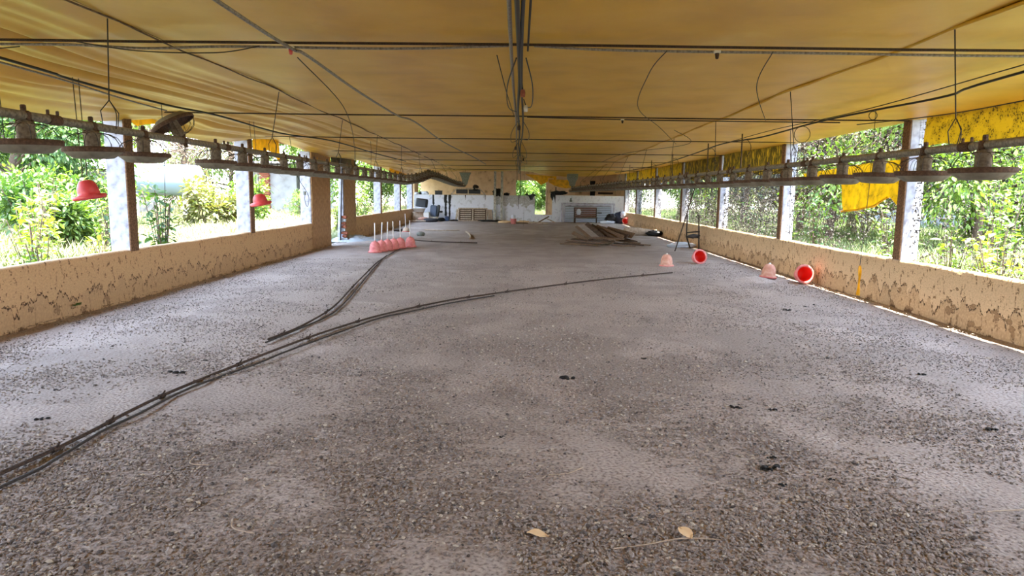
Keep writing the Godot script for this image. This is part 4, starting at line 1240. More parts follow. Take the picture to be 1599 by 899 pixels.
	for q in drops:
		var br := thing("hanging_bracket", q[3], "bracket", Vector3(q[0], 2.69 - q[2], q[1]))
		var st := begin()
		tube(st, [Vector3(0, 0, 0), Vector3(0, q[2] + 0.14, 0)], 0.013, 6)
		obj("stem", st, M.rust, br)
		st = begin()
		tube(st, curve([Vector3(0.0, q[2], 0), Vector3(0.10, q[2] + 0.02, 0.02), Vector3(0.17, q[2] - 0.12, 0.03), Vector3(0.10, q[2] - 0.30, 0.03)], 5), 0.006, 5)
		obj("wire_loop", st, M.wire, br)
	for q in [[4.3, -8.72, "small wire ring on the netting side cable at its tied joint"], [4.2, -10.6, "large wire ring hanging at the crossing of cable and second rod"]]:
		var rad := 0.05 if q[1] > -9.0 else 0.12
		var pts := []
		for k in 15:
			var t := TAU * k / 14.0
			pts.append(Vector3(q[0] + rad * sin(t), 2.69 - rad + rad * cos(t), q[1]))
		wire("wire_ring", pts, 0.005, M.wire, q[2], "wire ring")
	# tangle of wire hanging in the third bay of the doorway side
	var tg := thing("wire_tangle", "tangle of wire with a small box hanging before the white house", "wire", Vector3(-4.75, 1.50, -15.6))
	var t0 := begin()
	tube(t0, curve([Vector3(-0.25, 1.30, 0.3), Vector3(-0.2, 0.55, 0.1), Vector3(0, 0.12, 0), Vector3(0.04, -0.05, 0), Vector3(0.0, -0.2, 0), Vector3(-0.05, -0.06, 0), Vector3(-0.04, 0.1, 0)], 7), 0.006, 5)
	obj("loop", t0, M.wire, tg)
	t0 = begin()
	box_at(t0, Vector3(-0.05, 0.10, 0), Vector3(0.06, 0.08, 0.05), 0.01)
	obj("box", t0, M.grey_plastic, tg)

func line_y(left: bool, z: float) -> float:
	if left:
		return lin([[0.0, 1.87], [16.0, 1.87], [19.5, 1.85], [22.0, 1.95], [24.8, 2.16], [27.5, 2.12], [31.0, 2.02], [34.0, 1.95], [38.5, 1.94]], -z)
	return lin([[0.0, 1.775], [20.0, 1.785], [30.0, 1.77], [38.5, 1.74]], -z)

func line_x(left: bool, z: float) -> float:
	if left:
		return lin([[0.0, -3.2], [25.0, -3.2], [38.5, -3.02]], -z)
	return lin([[0.0, 3.2], [20.0, 3.2], [38.5, 2.80]], -z)

func make_pan() -> Node3D:
	var t := thing("feed_pan", "", "feed pan")
	var st := begin()
	lathe(st, [Vector2(0, 0), Vector2(0.10, 0.0), Vector2(0.135, 0.004), Vector2(0.198, 0.050), Vector2(0.200, 0.056)], 26)
	obj("pan", st, M.pan, t)
	st = begin()
	lathe(st, [Vector2(0.194, 0.056), Vector2(0.13, 0.016), Vector2(0.09, 0.012), Vector2(0.03, 0.03), Vector2(0, 0.04)], 26)
	obj("pan_inside", st, M.pan_rim, t)
	st = begin()
	lathe(st, [Vector2(0.199, 0.048), Vector2(0.207, 0.052), Vector2(0.208, 0.082), Vector2(0.202, 0.086), Vector2(0.194, 0.082), Vector2(0.193, 0.05)], 26)
	obj("pan_rim", st, M.pan_rim, t)
	st = begin()
	lathe(st, [Vector2(0.052, 0.035), Vector2(0.053, 0.17), Vector2(0.062, 0.178), Vector2(0.062, 0.19), Vector2(0.045, 0.20), Vector2(0.03, 0.215), Vector2(0.0, 0.215)], 16)
	obj("feed_tube", st, M.feed_tube, t)
	st = begin()
	for k in 14:
		var a := TAU * (k + 0.5) / 14
		var d := Vector3(cos(a), 0, sin(a))
		tube(st, [d * 0.05 + Vector3.UP * 0.192, d * 0.115 + Vector3.UP * 0.182, d * 0.165 + Vector3.UP * 0.155, d * 0.190 + Vector3.UP * 0.115, d * 0.197 + Vector3.UP * 0.08], 0.0022, 4, false)
	stuff(obj("wire_grill", st, M.wire, t))
	st = begin()
	box_at(st, Vector3(0, 0.235, 0), Vector3(0.078, 0.072, 0.05), 0.012)
	box_at(st, Vector3(0, 0.285, 0), Vector3(0.030, 0.05, 0.03), 0.006)
	tube(st, [Vector3(-0.05, 0.205, 0), Vector3(0.05, 0.205, 0)], 0.01, 6)
	obj("saddle_clip", st, M.pan_rim, t)
	return t

func feeder_lines():
	for left in [true, false]:
		var pts := []
		for k in 48:
			var z := 0.5 - k * 0.82
			pts.append(Vector3(line_x(left, z), line_y(left, z) + 0.24, z))
		var fp := thing("feeder_pipe", "long grey feeder pipe carrying the pans along the %s side" % ("doorway" if left else "netting"), "feeder pipe")
		var st := begin()
		tube(st, pts, 0.030, 12)
		obj("pipe", st, M.steel, fp)
		for k in 13:
			var z := -4.83 - k * 2.83 if left else -5.1 - k * 2.83
			if z < -37.8:
				continue
			st = begin()
			var c := Vector3(line_x(left, z), line_y(left, z) + 0.24, z)
			tube(st, [c + Vector3(0, 0, 0.06), c - Vector3(0, 0, 0.06)], 0.036, 12)
			box_at(st, c + Vector3(0, 0.045, 0.05), Vector3(0.02, 0.04, 0.015), 0.004)
			box_at(st, c + Vector3(0, 0.045, -0.05), Vector3(0.02, 0.04, 0.015), 0.004)
			obj("coupling", st, M.pan_rim, fp)
	var proto := make_pan()
	var first := true
	for left in [true, false]:
		for k in 47:
			if left and k == 3:
				continue
			var z := (-4.56 if left else -4.90) - k * 0.707
			var o := proto if first else proto.duplicate()
			if not first:
				o.name = numbered("feed_pan")
				add_child(o)
			first = false
			o.position = Vector3(line_x(left, z), line_y(left, z), z)
			o.rotation = Vector3(rr(-0.02, 0.02), rr(0, 0.4), rr(-0.03, 0.03))
			var o_k: int = k - 1 if left and k > 3 else k
			if left:
				o.set_meta("label", "%s upright grey feed pan from the camera on the doorway side feeder pipe" % ORD[o_k])
			else:
				o.set_meta("label", "%s grey feed pan from the camera on the netting side feeder pipe" % ORD[o_k])
			o.set_meta("group", "feed pans hung along the %s side pipe" % ("doorway" if left else "netting"))
			o.set_meta("category", "feed pan")
	# the pan that has swung up over the pipe
	var up := proto.duplicate()
	up.name = numbered("feed_pan")
	add_child(up)
	var pz := -4.56 - 3 * 0.707
	var piv := Vector3(line_x(true, pz), line_y(true, pz) + 0.24, pz)
	var rot := Basis(Vector3(1, 0, 0), 0.12) * Basis(Vector3(0, 0, 1), deg_to_rad(208.0))
	up.transform = Transform3D(rot, piv - rot * Vector3(0, 0.24, 0))
	up.set_meta("label", "upturned feed pan swung over the doorway side pipe, dark inside showing")
	up.set_meta("category", "feed pan")
	up.set_meta("group", "feed pans hung along the doorway side pipe")
	# hangers: wire from the tarpaulin seam down to a diamond loop on the pipe
	for left in [true, false]:
		var zs := [-5.51, -9.1, -12.4, -15.6, -19.0, -22.6, -26.2, -30.0, -34.0] if left else [-5.26, -8.3, -11.6, -15.0, -18.6, -22.3, -26.0, -29.8, -33.6]
		for k in zs.size():
			var z: float = zs[k]
			var c := Vector3(line_x(left, z), line_y(left, z) + 0.24, z)
			var top := Vector3(seam_l(z) if left else seam_r(z), 2.84, z + (0.42 if left else 0.09))
			var hg := thing("pipe_hanger", "%s wire hanger with a diamond loop holding the %s side pipe" % [ORD[k], "doorway" if left else "netting"], "hanger", c, "wire hangers of the %s side pipe" % ("doorway" if left else "netting"))
			var st := begin()
			tube(st, [top - c, Vector3(0, 0.22, 0)], 0.005, 5)
			obj("wire", st, M.wire, hg)
			st = begin()
			tube(st, [Vector3(0, 0.22, 0), Vector3(-0.012, 0.13, 0.10), Vector3(-0.015, 0.03, 0.075), Vector3(0, -0.034, 0.06)], 0.004, 5)
			tube(st, [Vector3(0, 0.22, 0), Vector3(0.012, 0.13, -0.10), Vector3(0.015, 0.03, -0.075), Vector3(0, -0.034, -0.06)], 0.004, 5)
			tube(st, curve([Vector3(0, 0.22, 0), Vector3(0.05, 0.12, 0), Vector3(0.04, 0.0, 0)], 4), 0.004, 5)
			obj("loop", st, M.wire, hg)
	# conical hoppers at the far end of each line
	for left in [true, false]:
		var at := Vector3(-2.95, 2.10, -38.0) if left else Vector3(2.84, 2.08, -37.9)
		var hp := thing("feed_hopper", "grey tapered feed hopper at the far end of the %s side pipe" % ("doorway" if left else "netting"), "feed hopper", at)
		var st := begin()
		for q in [[0.12, 0.0, 0.24, 0.40], [0.24, 0.40, 0.34, 0.62]] if left else [[0.16, 0.0, 0.22, 0.24], [0.22, 0.24, 0.33, 0.40], [0.33, 0.40, 0.34, 0.76]]:
			for k in 4:
				var a := PI / 4 + k * PI / 2
				var b := a + PI / 2
				var d0 := Vector3(cos(a), 0, sin(a)) * 1.2
				var d1 := Vector3(cos(b), 0, sin(b)) * 1.2
				face(st, [d0 * q[0] + Vector3.UP * q[1], d1 * q[0] + Vector3.UP * q[1], d1 * q[2] + Vector3.UP * q[3], d0 * q[2] + Vector3.UP * q[3]], d0 + d1)
		var hh := 0.62 if left else 0.76
		obj("bin", st, M.grey_plastic, hp)
		st = begin()
		for k in 4:
			var a := PI / 4 + k * PI / 2
			var b := a + PI / 2
			beam(st, Vector3(cos(a), 0, sin(a)) * 0.41 + Vector3.UP * hh, Vector3(cos(b), 0, sin(b)) * 0.41 + Vector3.UP * hh, 0.025, 0.03, 0.005)
		obj("rim", st, M.steel, hp)
		wire("cord", [Vector3(-0.02, hh - 0.1, 0), Vector3(0, 0.78 if left else 0.79, 0)], 0.008, M.wire, "", "", "", hp)
		st = begin()
		box_at(st, Vector3(0, -0.02, 0), Vector3(0.14, 0.10, 0.2), 0.015)
		obj("outlet", st, M.steel, hp)

func bell_shape(outer: Material, inner: Material, parent: Node3D, dusty_rim := false, r := 0.165, h := 0.30, hat := false):
	# hollow bell: dome, rolled gutter rim; the inside is a separate skin
	# d: dome radius over rim radius (a hung bell is a narrow dome on a wide gutter rim)
	var d := 0.74 if hat else 0.92
	var st := begin()
	var outer_p := [Vector2(r * 1.0, 0.0), Vector2(r * 1.10, 0.012), Vector2(r * 1.12, 0.035), Vector2(r * (d + 0.06), 0.042)]
	var inner_p := []
	for k in 11:
		var t := k / 10.0
		var ang := t * PI * 0.5
		outer_p.append(Vector2(r * d * (pow(cos(ang), 0.62)), 0.045 + (h - 0.045) * pow(sin(ang), 0.95)))
		inner_p.append(Vector2(r * (d - 0.05) * (pow(sin(ang), 0.62)), 0.004 + (h - 0.02) * pow(cos(ang), 0.95)))
	outer_p[-1].x = 0.0
	inner_p[0].x = 0.0
	lathe(st, outer_p, 28)
	obj("dome", st, outer, parent)
	st = begin()
	lathe(st, inner_p, 28)
	obj("inside", st, inner, parent)
	st = begin()
	lathe(st, [Vector2(r * (d - 0.06), 0.006), Vector2(r * (d - 0.03), -0.004), Vector2(r * 1.04, -0.006), Vector2(r * 1.12, 0.004), Vector2(r * 1.14, 0.02), Vector2(r * 1.10, 0.03)], 28)
	obj("rim", st, M.bell_pink if dusty_rim else outer, parent)
	if hat:
		return
	st = begin()
	lathe(st, [Vector2(0.024, h * 0.97), Vector2(0.022, h + 0.015), Vector2(0.012, h + 0.025), Vector2(0, h + 0.025)], 10)
	obj("neck", st, M.white_plastic if dusty_rim and outer != M.bell_pink else outer, parent)

func bells():
	# two bells still hung
	for q in [[Vector3(-4.60, 1.54, -7.45), Vector3(0.06, 0, 0.16), 0.145, 0.20, "red bell drinker hanging nearest the camera", 2.88, Vector3(-0.10, 0, 0)], [Vector3(-4.60, 1.40, -12.4), Vector3(0.16, 0, 0.14), 0.165, 0.19, "red shallow bell drinker hanging farther along, before the thin pillar", 2.90, Vector3(-0.12, 0, 0.1)]]:
		var b := thing("bell_drinker", q[4], "bell drinker", q[0], "bell drinkers still hanging")
		var hold := b
		b.rotation = q[1]
		bell_shape(M.bell_red, M.bell_inside, hold, false, q[2], q[3], true)
		var inv := b.transform.affine_inverse()
		var topw: Vector3 = Vector3(q[0].x, q[5], q[0].z) + q[6]
		wire("suspension_cord", [Vector3(-0.02, q[3] + 0.03, 0), inv * topw], 0.005, M.string, "", "", "", b)
		wire("suspension_cord", [Vector3(0.03, q[3] + 0.03, 0), inv * (topw + Vector3(0.10, 0, 0.06))], 0.005, M.string, "", "", "", b)
	# cluster of six pink bells with upright white pipes
	var cl := [[-3.92, -18.85, 0.0], [-3.83, -19.25, 0.0], [-3.73, -19.65, 0.0], [-3.62, -20.05, 0.0], [-3.50, -20.45, 0.0], [-3.28, -20.95, 0.05]]
	var cn := ["pink bell drinker with a white pipe, nearest of the huddled row", "pink bell drinker with a white pipe, second of the huddled row", "pink bell drinker with a white pipe, third of the huddled row", "pink bell drinker with a white pipe, fourth of the huddled row", "pink bell drinker with a white pipe, fifth and last of the huddled row", "pink bell drinker standing apart just beyond the huddled row"]
	for k in cl.size():
		var b := thing("bell_drinker", cn[k], "bell drinker", Vector3(cl[k][0], 0.01, cl[k][1]), "pink bell drinkers huddled on the floor")
		b.rotation = Vector3(rr(-0.03, 0.03), rr(0, 3.0), rr(-0.04, 0.04))
		bell_shape(M.bell_pink, M.bell_inside, b, true, 0.165, 0.30)
		wire("upright_pipe", [Vector3(0, 0.33, 0), Vector3(0.005, 0.80, 0.0)], 0.013, M.white_plastic, "", "", "", b, 8)
	# a tipped drinker farther by the wall
	var w1 := thing("bell_drinker", "dusty white bell drinker with an upright pipe farther along the doorway side", "bell drinker", Vector3(-4.75, 0.0, -29.2))
	w1.rotation = Vector3(0, 0, 0.05)
	bell_shape(M.cream, M.bell_inside, w1, true, 0.15, 0.18)
	wire("upright_pipe", [Vector3(0, 0.2, 0), Vector3(0.0, 0.75, 0)], 0.014, M.white_plastic, "", "", "", w1, 8)
	lump("rag", Vector3(-5.0, 0.05, -29.4), Vector3(0.36, 0.06, 0.2), M.rust, 41, "brown rag on the floor beside the dusty white bell", "rag")
	# domes standing on the netting half
	for q in [[Vector3(3.47, 0.0, -16.25), "dusty pink bell drinker standing dome up, farther of two upright"], [Vector3(5.05, 0.02, -14.0), "dusty pink bell drinker standing dome up by the sand mound"]]:
		var b := thing("bell_drinker", q[1], "bell drinker", q[0])
		b.rotation = Vector3(0, 0.4, -0.10 if q[0].x > 4 else 0.0)
		bell_shape(M.bell_dusty, M.bell_inside, b, true, 0.15, 0.28)
	# bells lying on their sides, red insides showing
	for q in [[Vector3(4.42, 0.18, -16.9), Vector3(-1.85, 0.22, 0.0), "overturned bell drinker showing its red inside, farther one"], [Vector3(5.50, 0.18, -13.3), Vector3(-1.75, 0.05, 0.0), "overturned bell drinker showing its red inside, nearer the wall"]]:
		var b := thing("bell_drinker", q[2], "bell drinker", q[0])
		# turn the mouth towards the room
		var bas: Basis = Basis(Vector3.UP, q[1].y) * Basis(Vector3.RIGHT, q[1].x)
		b.transform = Transform3D(bas, q[0])
		bell_shape(M.bell_pink, M.bell_inside, b, true, 0.165, 0.28)
	var b9 := thing("bell_drinker", "red bell drinker lying by the sacks in the far corner", "bell drinker", Vector3(5.65, 0.25, -37.2))
	b9.rotation = Vector3(-1.2, -0.6, 0)
	bell_shape(M.bell_red, M.bell_inside, b9, true, 0.17, 0.28)

func pts3(flat_pts: Array, y: float, wob := 0.0) -> Array:
	var out := []
	for p in flat_pts:
		out.append(Vector3(p[0] + rr(-wob, wob), y + rr(0.0, wob) * 0.3, p[1]))
	return out

func clip_marks(parent: Node, pts: Array, every: int, mat: Material):
	for i in range(2, pts.size() - 2, every):
		var d: Vector3 = (pts[i + 1] - pts[i]).normalized()
		var st := begin()
		tube(st, [pts[i] - d * 0.03, pts[i] + d * 0.03], 0.020, 8)
		var side := d.cross(Vector3.UP)
		tube(st, [pts[i], pts[i] + side * 0.03 + Vector3(0, 0.045, 0)], 0.007, 5)
		obj("nipple_fitting", st, mat, parent)

func floor_things():
	# two drinker pipes with a hose lying loose across the floor
	var a := curve(pts3([[-3.35, -1.6], [-2.96, -3.76], [-2.88, -4.37], [-2.85, -5.03], [-2.76, -5.7], [-2.47, -7.08], [-2.2, -8.09], [-1.79, -9.17], [-1.06, -10.45], [-0.51, -11.1], [0.23, -11.92], [1.61, -13.32], [3.27, -14.69]], 0.024), 4)
	var pa := thing("drinker_pipe", "long dark pipe curving across the floor from the near corner", "pipe")
	wire("pipe", a, 0.013, M.rust, "", "", "", pa, 8)
	clip_marks(pa, a, 4, M.rust)
	var a2 := curve(pts3([[-3.2, -1.6], [-2.85, -3.62], [-2.82, -4.0], [-2.83, -4.5], [-2.77, -4.88], [-2.69, -5.55], [-2.5, -6.4], [-2.4, -6.88], [-2.13, -7.83], [-1.80, -8.88], [-1.5, -9.4], [-1.04, -10.21], [-0.4, -11.0]], 0.014, 0.03), 4)
	wire("hose", a2, 0.010, M.wire, "thin dark hose lying alongside the long curving pipe", "hose")
	var b := curve(pts3([[-2.75, -7.48], [-2.63, -8.26], [-2.62, -9.67], [-2.85, -11.79], [-3.07, -13.87], [-3.3, -16.19], [-3.41, -18.62], [-3.43, -20.0]], 0.024), 4)
	var pb := thing("drinker_pipe", "shorter dark pipe leading from the floor centre to the pink bells", "pipe")
	wire("pipe", b, 0.013, M.rust, "", "", "", pb, 8)
	clip_marks(pb, b, 5, M.rust)
	wire("hose", curve(pts3([[-2.75, -7.35], [-2.59, -8.26], [-2.48, -9.16], [-2.6, -10.4], [-2.75, -11.64], [-3.06, -14.21], [-3.4, -17.49]], 0.014, 0.03), 4), 0.010, M.wire, "thin hose lying alongside the shorter dark pipe", "hose")
	var c := curve(pts3([[-3.89, -24.28], [-3.25, -23.41], [-2.34, -22.96], [-1.37, -22.83]], 0.025), 5)
	var pc := thing("drinker_pipe", "short straight pipe lying beyond the pink bells", "pipe")
	wire("pipe", c, 0.018, M.rust, "", "", "", pc, 8)
	clip_marks(pc, c, 5, M.rust)
	wire("curved_pipe", curve(pts3([[-2.21, -29.06], [-1.95, -27.31], [-1.80, -25.9], [-1.74, -24.8]], 0.04), 5), 0.035, M.cream, "pale curved piece of pipe on the floor before the slatted panel", "pipe")
	wire("curved_pipe", curve(pts3([[-4.1, -30.2], [-3.2, -30.0], [-2.6, -30.4]], 0.03), 5), 0.022, M.cream, "pale straight pipe on the floor near the tyre", "pipe")
	lump("rag", Vector3(-3.75, 0.06, -26.5), Vector3(0.16, 0.10, 0.14), M.grey_plastic, 50, "small grey tangle on the floor behind the pink bells", "rag")
	# sand spilled through the doorway
	sand("sand_heap", Vector3(-5.65, -0.02, -23.8), Vector3(0.95, 0.17, 0.95), 3, "pale bluish sand spilled through the doorway")
	sand("sand_heap", Vector3(4.62, -0.02, -13.6), Vector3(0.5, 0.10, 0.38), 5, "low mound of litter at the foot of the upright bell", M.litter)
	# heap of weathered planks
	var pl := [
		[1.55, 0.04, -23.2, 2.55, 0.05, -22.0, 0.17, 0.1, "front flat plank of the heap with its end towards the camera"],
		[1.65, 0.07, -23.7, 2.80, 0.09, -22.2, 0.15, -0.15, "second flat plank of the heap, counted from the front"],
		[1.85, 0.11, -24.0, 3.05, 0.13, -22.5, 0.17, 0.2, "third flat plank of the heap, counted from the front"],
		[2.05, 0.16, -24.2, 3.25, 0.17, -22.7, 0.16, -0.1, "fourth flat plank of the heap, counted from the front"],
		[2.35, 0.64, -24.5, 2.95, 0.12, -23.0, 0.15, 0.75, "raised plank at the top of the heap, tilted to a point"],
		[2.52, 0.56, -24.6, 3.20, 0.16, -23.1, 0.19, 0.60, "second raised plank, just behind the pointed one"],
		[2.70, 0.52, -24.65, 3.46, 0.22, -23.2, 0.20, 0.75, "third raised plank at the back of the heap"],
		[2.90, 0.47, -24.7, 3.62, 0.26, -23.3, 0.18, 0.62, "fourth raised plank at the back of the heap"],
		[3.10, 0.44, -24.8, 3.85, 0.28, -23.4, 0.22, 0.85, "broadest raised plank at the wall end of the heap"],
		[2.02, 0.52, -24.6, 2.45, 0.16, -23.3, 0.10, 0.5, "narrow lath standing up at the back of the heap"],
		[1.90, 0.30, -24.5, 2.3, 0.12, -23.4, 0.13, 0.9, "short plank half standing beside the narrow lath"],
		[3.05, 0.26, -24.1, 3.85, 0.10, -22.9, 0.16, 0.4, "plank sloping down on the netting side of the heap"],
		[2.2, 0.22, -23.2, 3.5, 0.20, -22.9, 0.11, 0.3, "plank lying crosswise over the flat ones"],
		[3.3, 0.12, -23.6, 3.95, 0.08, -22.7, 0.12, 0.2, "split plank under the sloping one"],
		[3.2, 0.04, -23.2, 4.0, 0.03, -22.4, 0.07, 0.0, "thin lath fallen off the heap towards the wall"],
		[3.5, 0.03, -23.4, 4.3, 0.03, -22.6, 0.06, 0.0, "thinnest lath farthest from the heap towards the wall"],
		[3.0, 0.03, -22.6, 3.7, 0.03, -22.1, 0.06, 0.0, "broken lath lying before the heap, nearest the wall"],
		[1.35, 0.03, -22.8, 2.0, 0.03, -22.5, 0.08, 0.0, "thin reddish lath lying flat before the heap"]]
	for q in pl:
		var pa0 := Vector3(q[0], q[1], q[2])
		var pb0 := Vector3(q[3], q[4], q[5])
		var zz := (pb0 - pa0).normalized()
		var xx := Vector3.UP.cross(zz).normalized()
		var st := begin()
		cbox(st, Transform3D.IDENTITY, Vector3(q[6], 0.032, pa0.distance_to(pb0) * rr(0.94, 1.04)), 0.006)
		var o := obj("plank", st, M.wood_dark if rng.randf() < 0.4 else M.wood)
		o.transform = Transform3D(Basis(xx, zz.cross(xx), zz).rotated(zz, q[7]), (pa0 + pb0) * 0.5)
		tag(o, "weathered " + q[8], "plank", "weathered planks in the floor heap")
	# rolled sheet by the netting wall
	var rs := thing("rolled_sheet", "pale ribbed rolled sheet lying by the netting side wall", "rolled sheet", Vector3(5.1, 0.12, -28.6))
	var rp := []
	var rad := []
	for k in 28:
		var t := k / 27.0
		rp.append(Vector3(lerpf(-0.80, 0.55, t), 0.03 * sin(t * 5.0), lerpf(0.25, -0.1, t)))
		rad.append((0.19 - 0.05 * t) * (1.0 + 0.09 * (1 if k % 2 else -1)))
	var st0 := begin()
	tube(st0, rp, rad, 14)
	obj("roll", st0, M.cream, rs)
	lump("black_bundle", Vector3(5.5, 0.10, -28.3), Vector3(0.34, 0.12, 0.25), M.black_plastic, 61, "black bundle at the wall end of the rolled sheet", "bundle")
	lump("black_bundle", Vector3(4.15, 0.04, -28.4), Vector3(0.34, 0.05, 0.25), M.black_plastic, 62, "flat black scrap at the floor end of the rolled sheet", "bundle")
	lump("white_bag", Vector3(5.25, 0.06, -22.4), Vector3(0.42, 0.09, 0.3), M.sack_white, 63, "crumpled white plastic on the floor by the leaning stick", "bag")
	# stick leaning to the netting
	wire("leaning_stick", [Vector3(4.63, 0.0, -20.6), Vector3(4.82, 0.95, -20.3), Vector3(5.02, 1.92, -20.1)], 0.018, M.rust, "long thin stick leaning up towards the netting side pans", "stick", "", null, 7)
	# stripped metal chair frame by the wall
	var fr := thing("chair_frame", "stripped dark metal chair frame standing by the netting side wall", "chair frame", Vector3(5.45, 0, -21.6))
	for q in [[Vector3(0.12, 0, 0.1), Vector3(0.10, 1.06, 0.0), "leg"], [Vector3(-0.22, 0.35, -0.15), Vector3(-0.22, 1.06, -0.15), "leg"], [Vector3(-0.22, 0.36, -0.15), Vector3(0.12, 0.36, 0.12), "crossbar"], [Vector3(0.12, 0.55, 0.1), Vector3(-0.22, 0.5, -0.15), "crossbar"], [Vector3(-0.05, 0.0, -0.3), Vector3(-0.22, 0.38, -0.15), "leg"]]:
		wire(q[2], [q[0], q[1]], 0.022, M.wire, "", "", "", fr, 7)
	st0 = begin()
	cbox(st0, Transform3D(Basis.from_euler(Vector3(0.1, 0.6, 0.2)), Vector3(-0.05, 0.40, 0.0)), Vector3(0.34, 0.05, 0.3), 0.015)
	obj("seat", st0, M.wire, fr)
	# dark droppings and clumps, twigs and leaves on the litter
	var cl := [[1.71, -5.29, 0.07], [1.99, -5.25, 0.045], [1.56, -4.07, 0.07], [1.55, -3.83, 0.035], [1.62, -4.25, 0.04], [1.86, -3.92, 0.028], [0.45, -6.08, 0.095], [-0.59, -6.06, 0.06], [3.82, -6.42, 0.05], [3.42, -4.87, 0.055], [-3.08, -6.08, 0.10], [-3.41, -4.78, 0.05], [-3.77, -5.49, 0.045], [-0.72, -5.13, 0.03], [3.93, -10.03, 0.08], [4.35, -10.4, 0.05], [2.1, -5.1, 0.03], [0.55, -3.2, 0.03], [-0.1, -4.55, 0.03], [1.3, -6.9, 0.05]]
	for k in cl.size():
		var q: Array = cl[k]
		var st := begin()
		for j in 7:
			var r: float = q[2] * rr(0.18, 0.34)
			var ctr := Vector3(rr(-1, 1) * q[2] * 0.75, r * 0.4, rr(-1, 1) * q[2] * 0.35)
			lathe(st, [Vector2(0, -r * 0.4), Vector2(r, -r * 0.2), Vector2(r * rr(0.6, 0.9), r * 0.4), Vector2(0, r * 0.6)], 6, Transform3D(Basis.from_euler(jit(0.5)), ctr))
		var o := obj("dirt_clump", st, M.dark)
		o.position = Vector3(q[0], 0.0, q[1])
		tag(o, "%s dark clump of dirt on the litter, counted away from the camera" % ORD[rank(cl, k)], "dirt clump", "dark dirt clumps on the litter floor")
	var tw := [[[0.45, -3.05], [0.62, -3.1], [0.80, -3.16], [0.98, -3.15], "pale curved twig on the litter at the bottom edge"], [[-1.43, -3.28], [-1.38, -3.2], [-1.33, -3.16], [-1.25, -3.14], "short whitish twig lying left of the floor centre"], [[0.2, -3.90], [0.3, -3.92], [0.38, -4.0], [0.40, -4.02], "thin pale straw in the middle of the floor"], [[2.5, -3.5], [2.6, -3.52], [2.7, -3.53], [2.74, -3.54], "small white straw near the right edge of the floor"], [[-2.0, -4.1], [-1.98, -4.0], [-1.92, -3.97], [-1.85, -3.97], "fine curved white thread on the litter"]]
	for q in tw:
		wire("twig", curve(pts3([q[0], q[1], q[2], q[3]], 0.012, 0.01), 4), 0.0035, M.cream, q[4], "twig")
	for q in [[0.83, -3.2, 0.4, "dry tan leaf lying on the curved twig"], [0.11, -3.16, 1.4, "dry tan leaf flat on the litter near the bottom edge"]]:
		var lf := grid(6, 6, func(u: float, v: float):
			var w := sin(v * PI) * 0.035
			return [Vector3((u - 0.5) * 2.0 * w, 0.012 + 0.01 * absf(u - 0.5) + 0.008 * sin(v * 5.0), (v - 0.5) * 0.11), Vector2(u, v), Color.WHITE])
		var o := obj("dry_leaf", lf, M.beige)
		o.position = Vector3(q[0], 0.01, q[1])
		o.rotation.y = q[2]
		tag(o, q[3], "leaf")
	# weed sprouting at the foot of the near wall
	var sp := thing("seedling", "tiny green weed sprouting at the foot of the low wall", "weed", Vector3(-5.80, 0.12, -8.9))
	for k in 6:
		leaf_piece(sp, Vector3(0, 0.0, 0), Vector3(rr(0.2, 1.0), rr(0.1, 0.7), rr(-1, 1)).normalized(), 0.10, 0.05)
	# long straw and dust swept against the wall foot
	var dw := begin()
	for k in 160:
		var z := rr(-5.0, -24.0)
		var x := XL + rr(0.03, 0.35) * rng.randf()
		beam(dw, Vector3(x, 0.012, z), Vector3(x + rr(-0.12, 0.12), 0.02, z + rr(-0.15, 0.15)), 0.006, 0.005)
	stuff(obj("straw", dw, M.wood))

func rank(list: Array, k: int) -> int:
	var n := 0
	for j in list.size():
		if list[j][1] > list[k][1] or (list[j][1] == list[k][1] and j < k):
			n += 1
	return n

func sand(called: String, at: Vector3, size: Vector3, sd: int, label: String, mat: Material = null):
	var n := noise(1.2, 900 + sd, FastNoiseLite.TYPE_SIMPLEX_SMOOTH, 4)
	var st := grid(36, 14, func(u: float, v: float):
		var t: float = u * TAU
		var r := v * (1.0 + 0.25 * n.get_noise_2d(cos(t) * 1.5, sin(t) * 1.5))
		var x := r * cos(t) * size.x
		var z := r * sin(t) * size.z
		return [at + Vector3(x, size.y * pow(maxf(0.0, 1.0 - v * v), 1.3) * (1.0 + 0.5 * n.get_noise_2d(x * 3.0, z * 3.0)) + 0.0, z), Vector2(u, v), Color.WHITE], true)
	tag(obj(called, st, mat if mat else M.sand), label, "sand heap")

func leaf_piece(parent: Node, at: Vector3, dir: Vector3, ln: float, w: float):
	var side := dir.cross(Vector3.UP).normalized()
	var up := side.cross(dir)
	var st := begin()
	st.set_smooth_group(0)
	for s in [-1.0, 1.0]:
		var p := [at, at + dir * ln * 0.45 + side * s * w + up * w * 0.3, at + dir * ln]
		face(st, p, up)
	var o := obj("leaf", st, flat(Color(0.28, 0.45, 0.15), 0.6), parent)

# ---------------------------------------------------------------- the yards
var leaf_mesh: ArrayMesh
var tuft_mesh: ArrayMesh

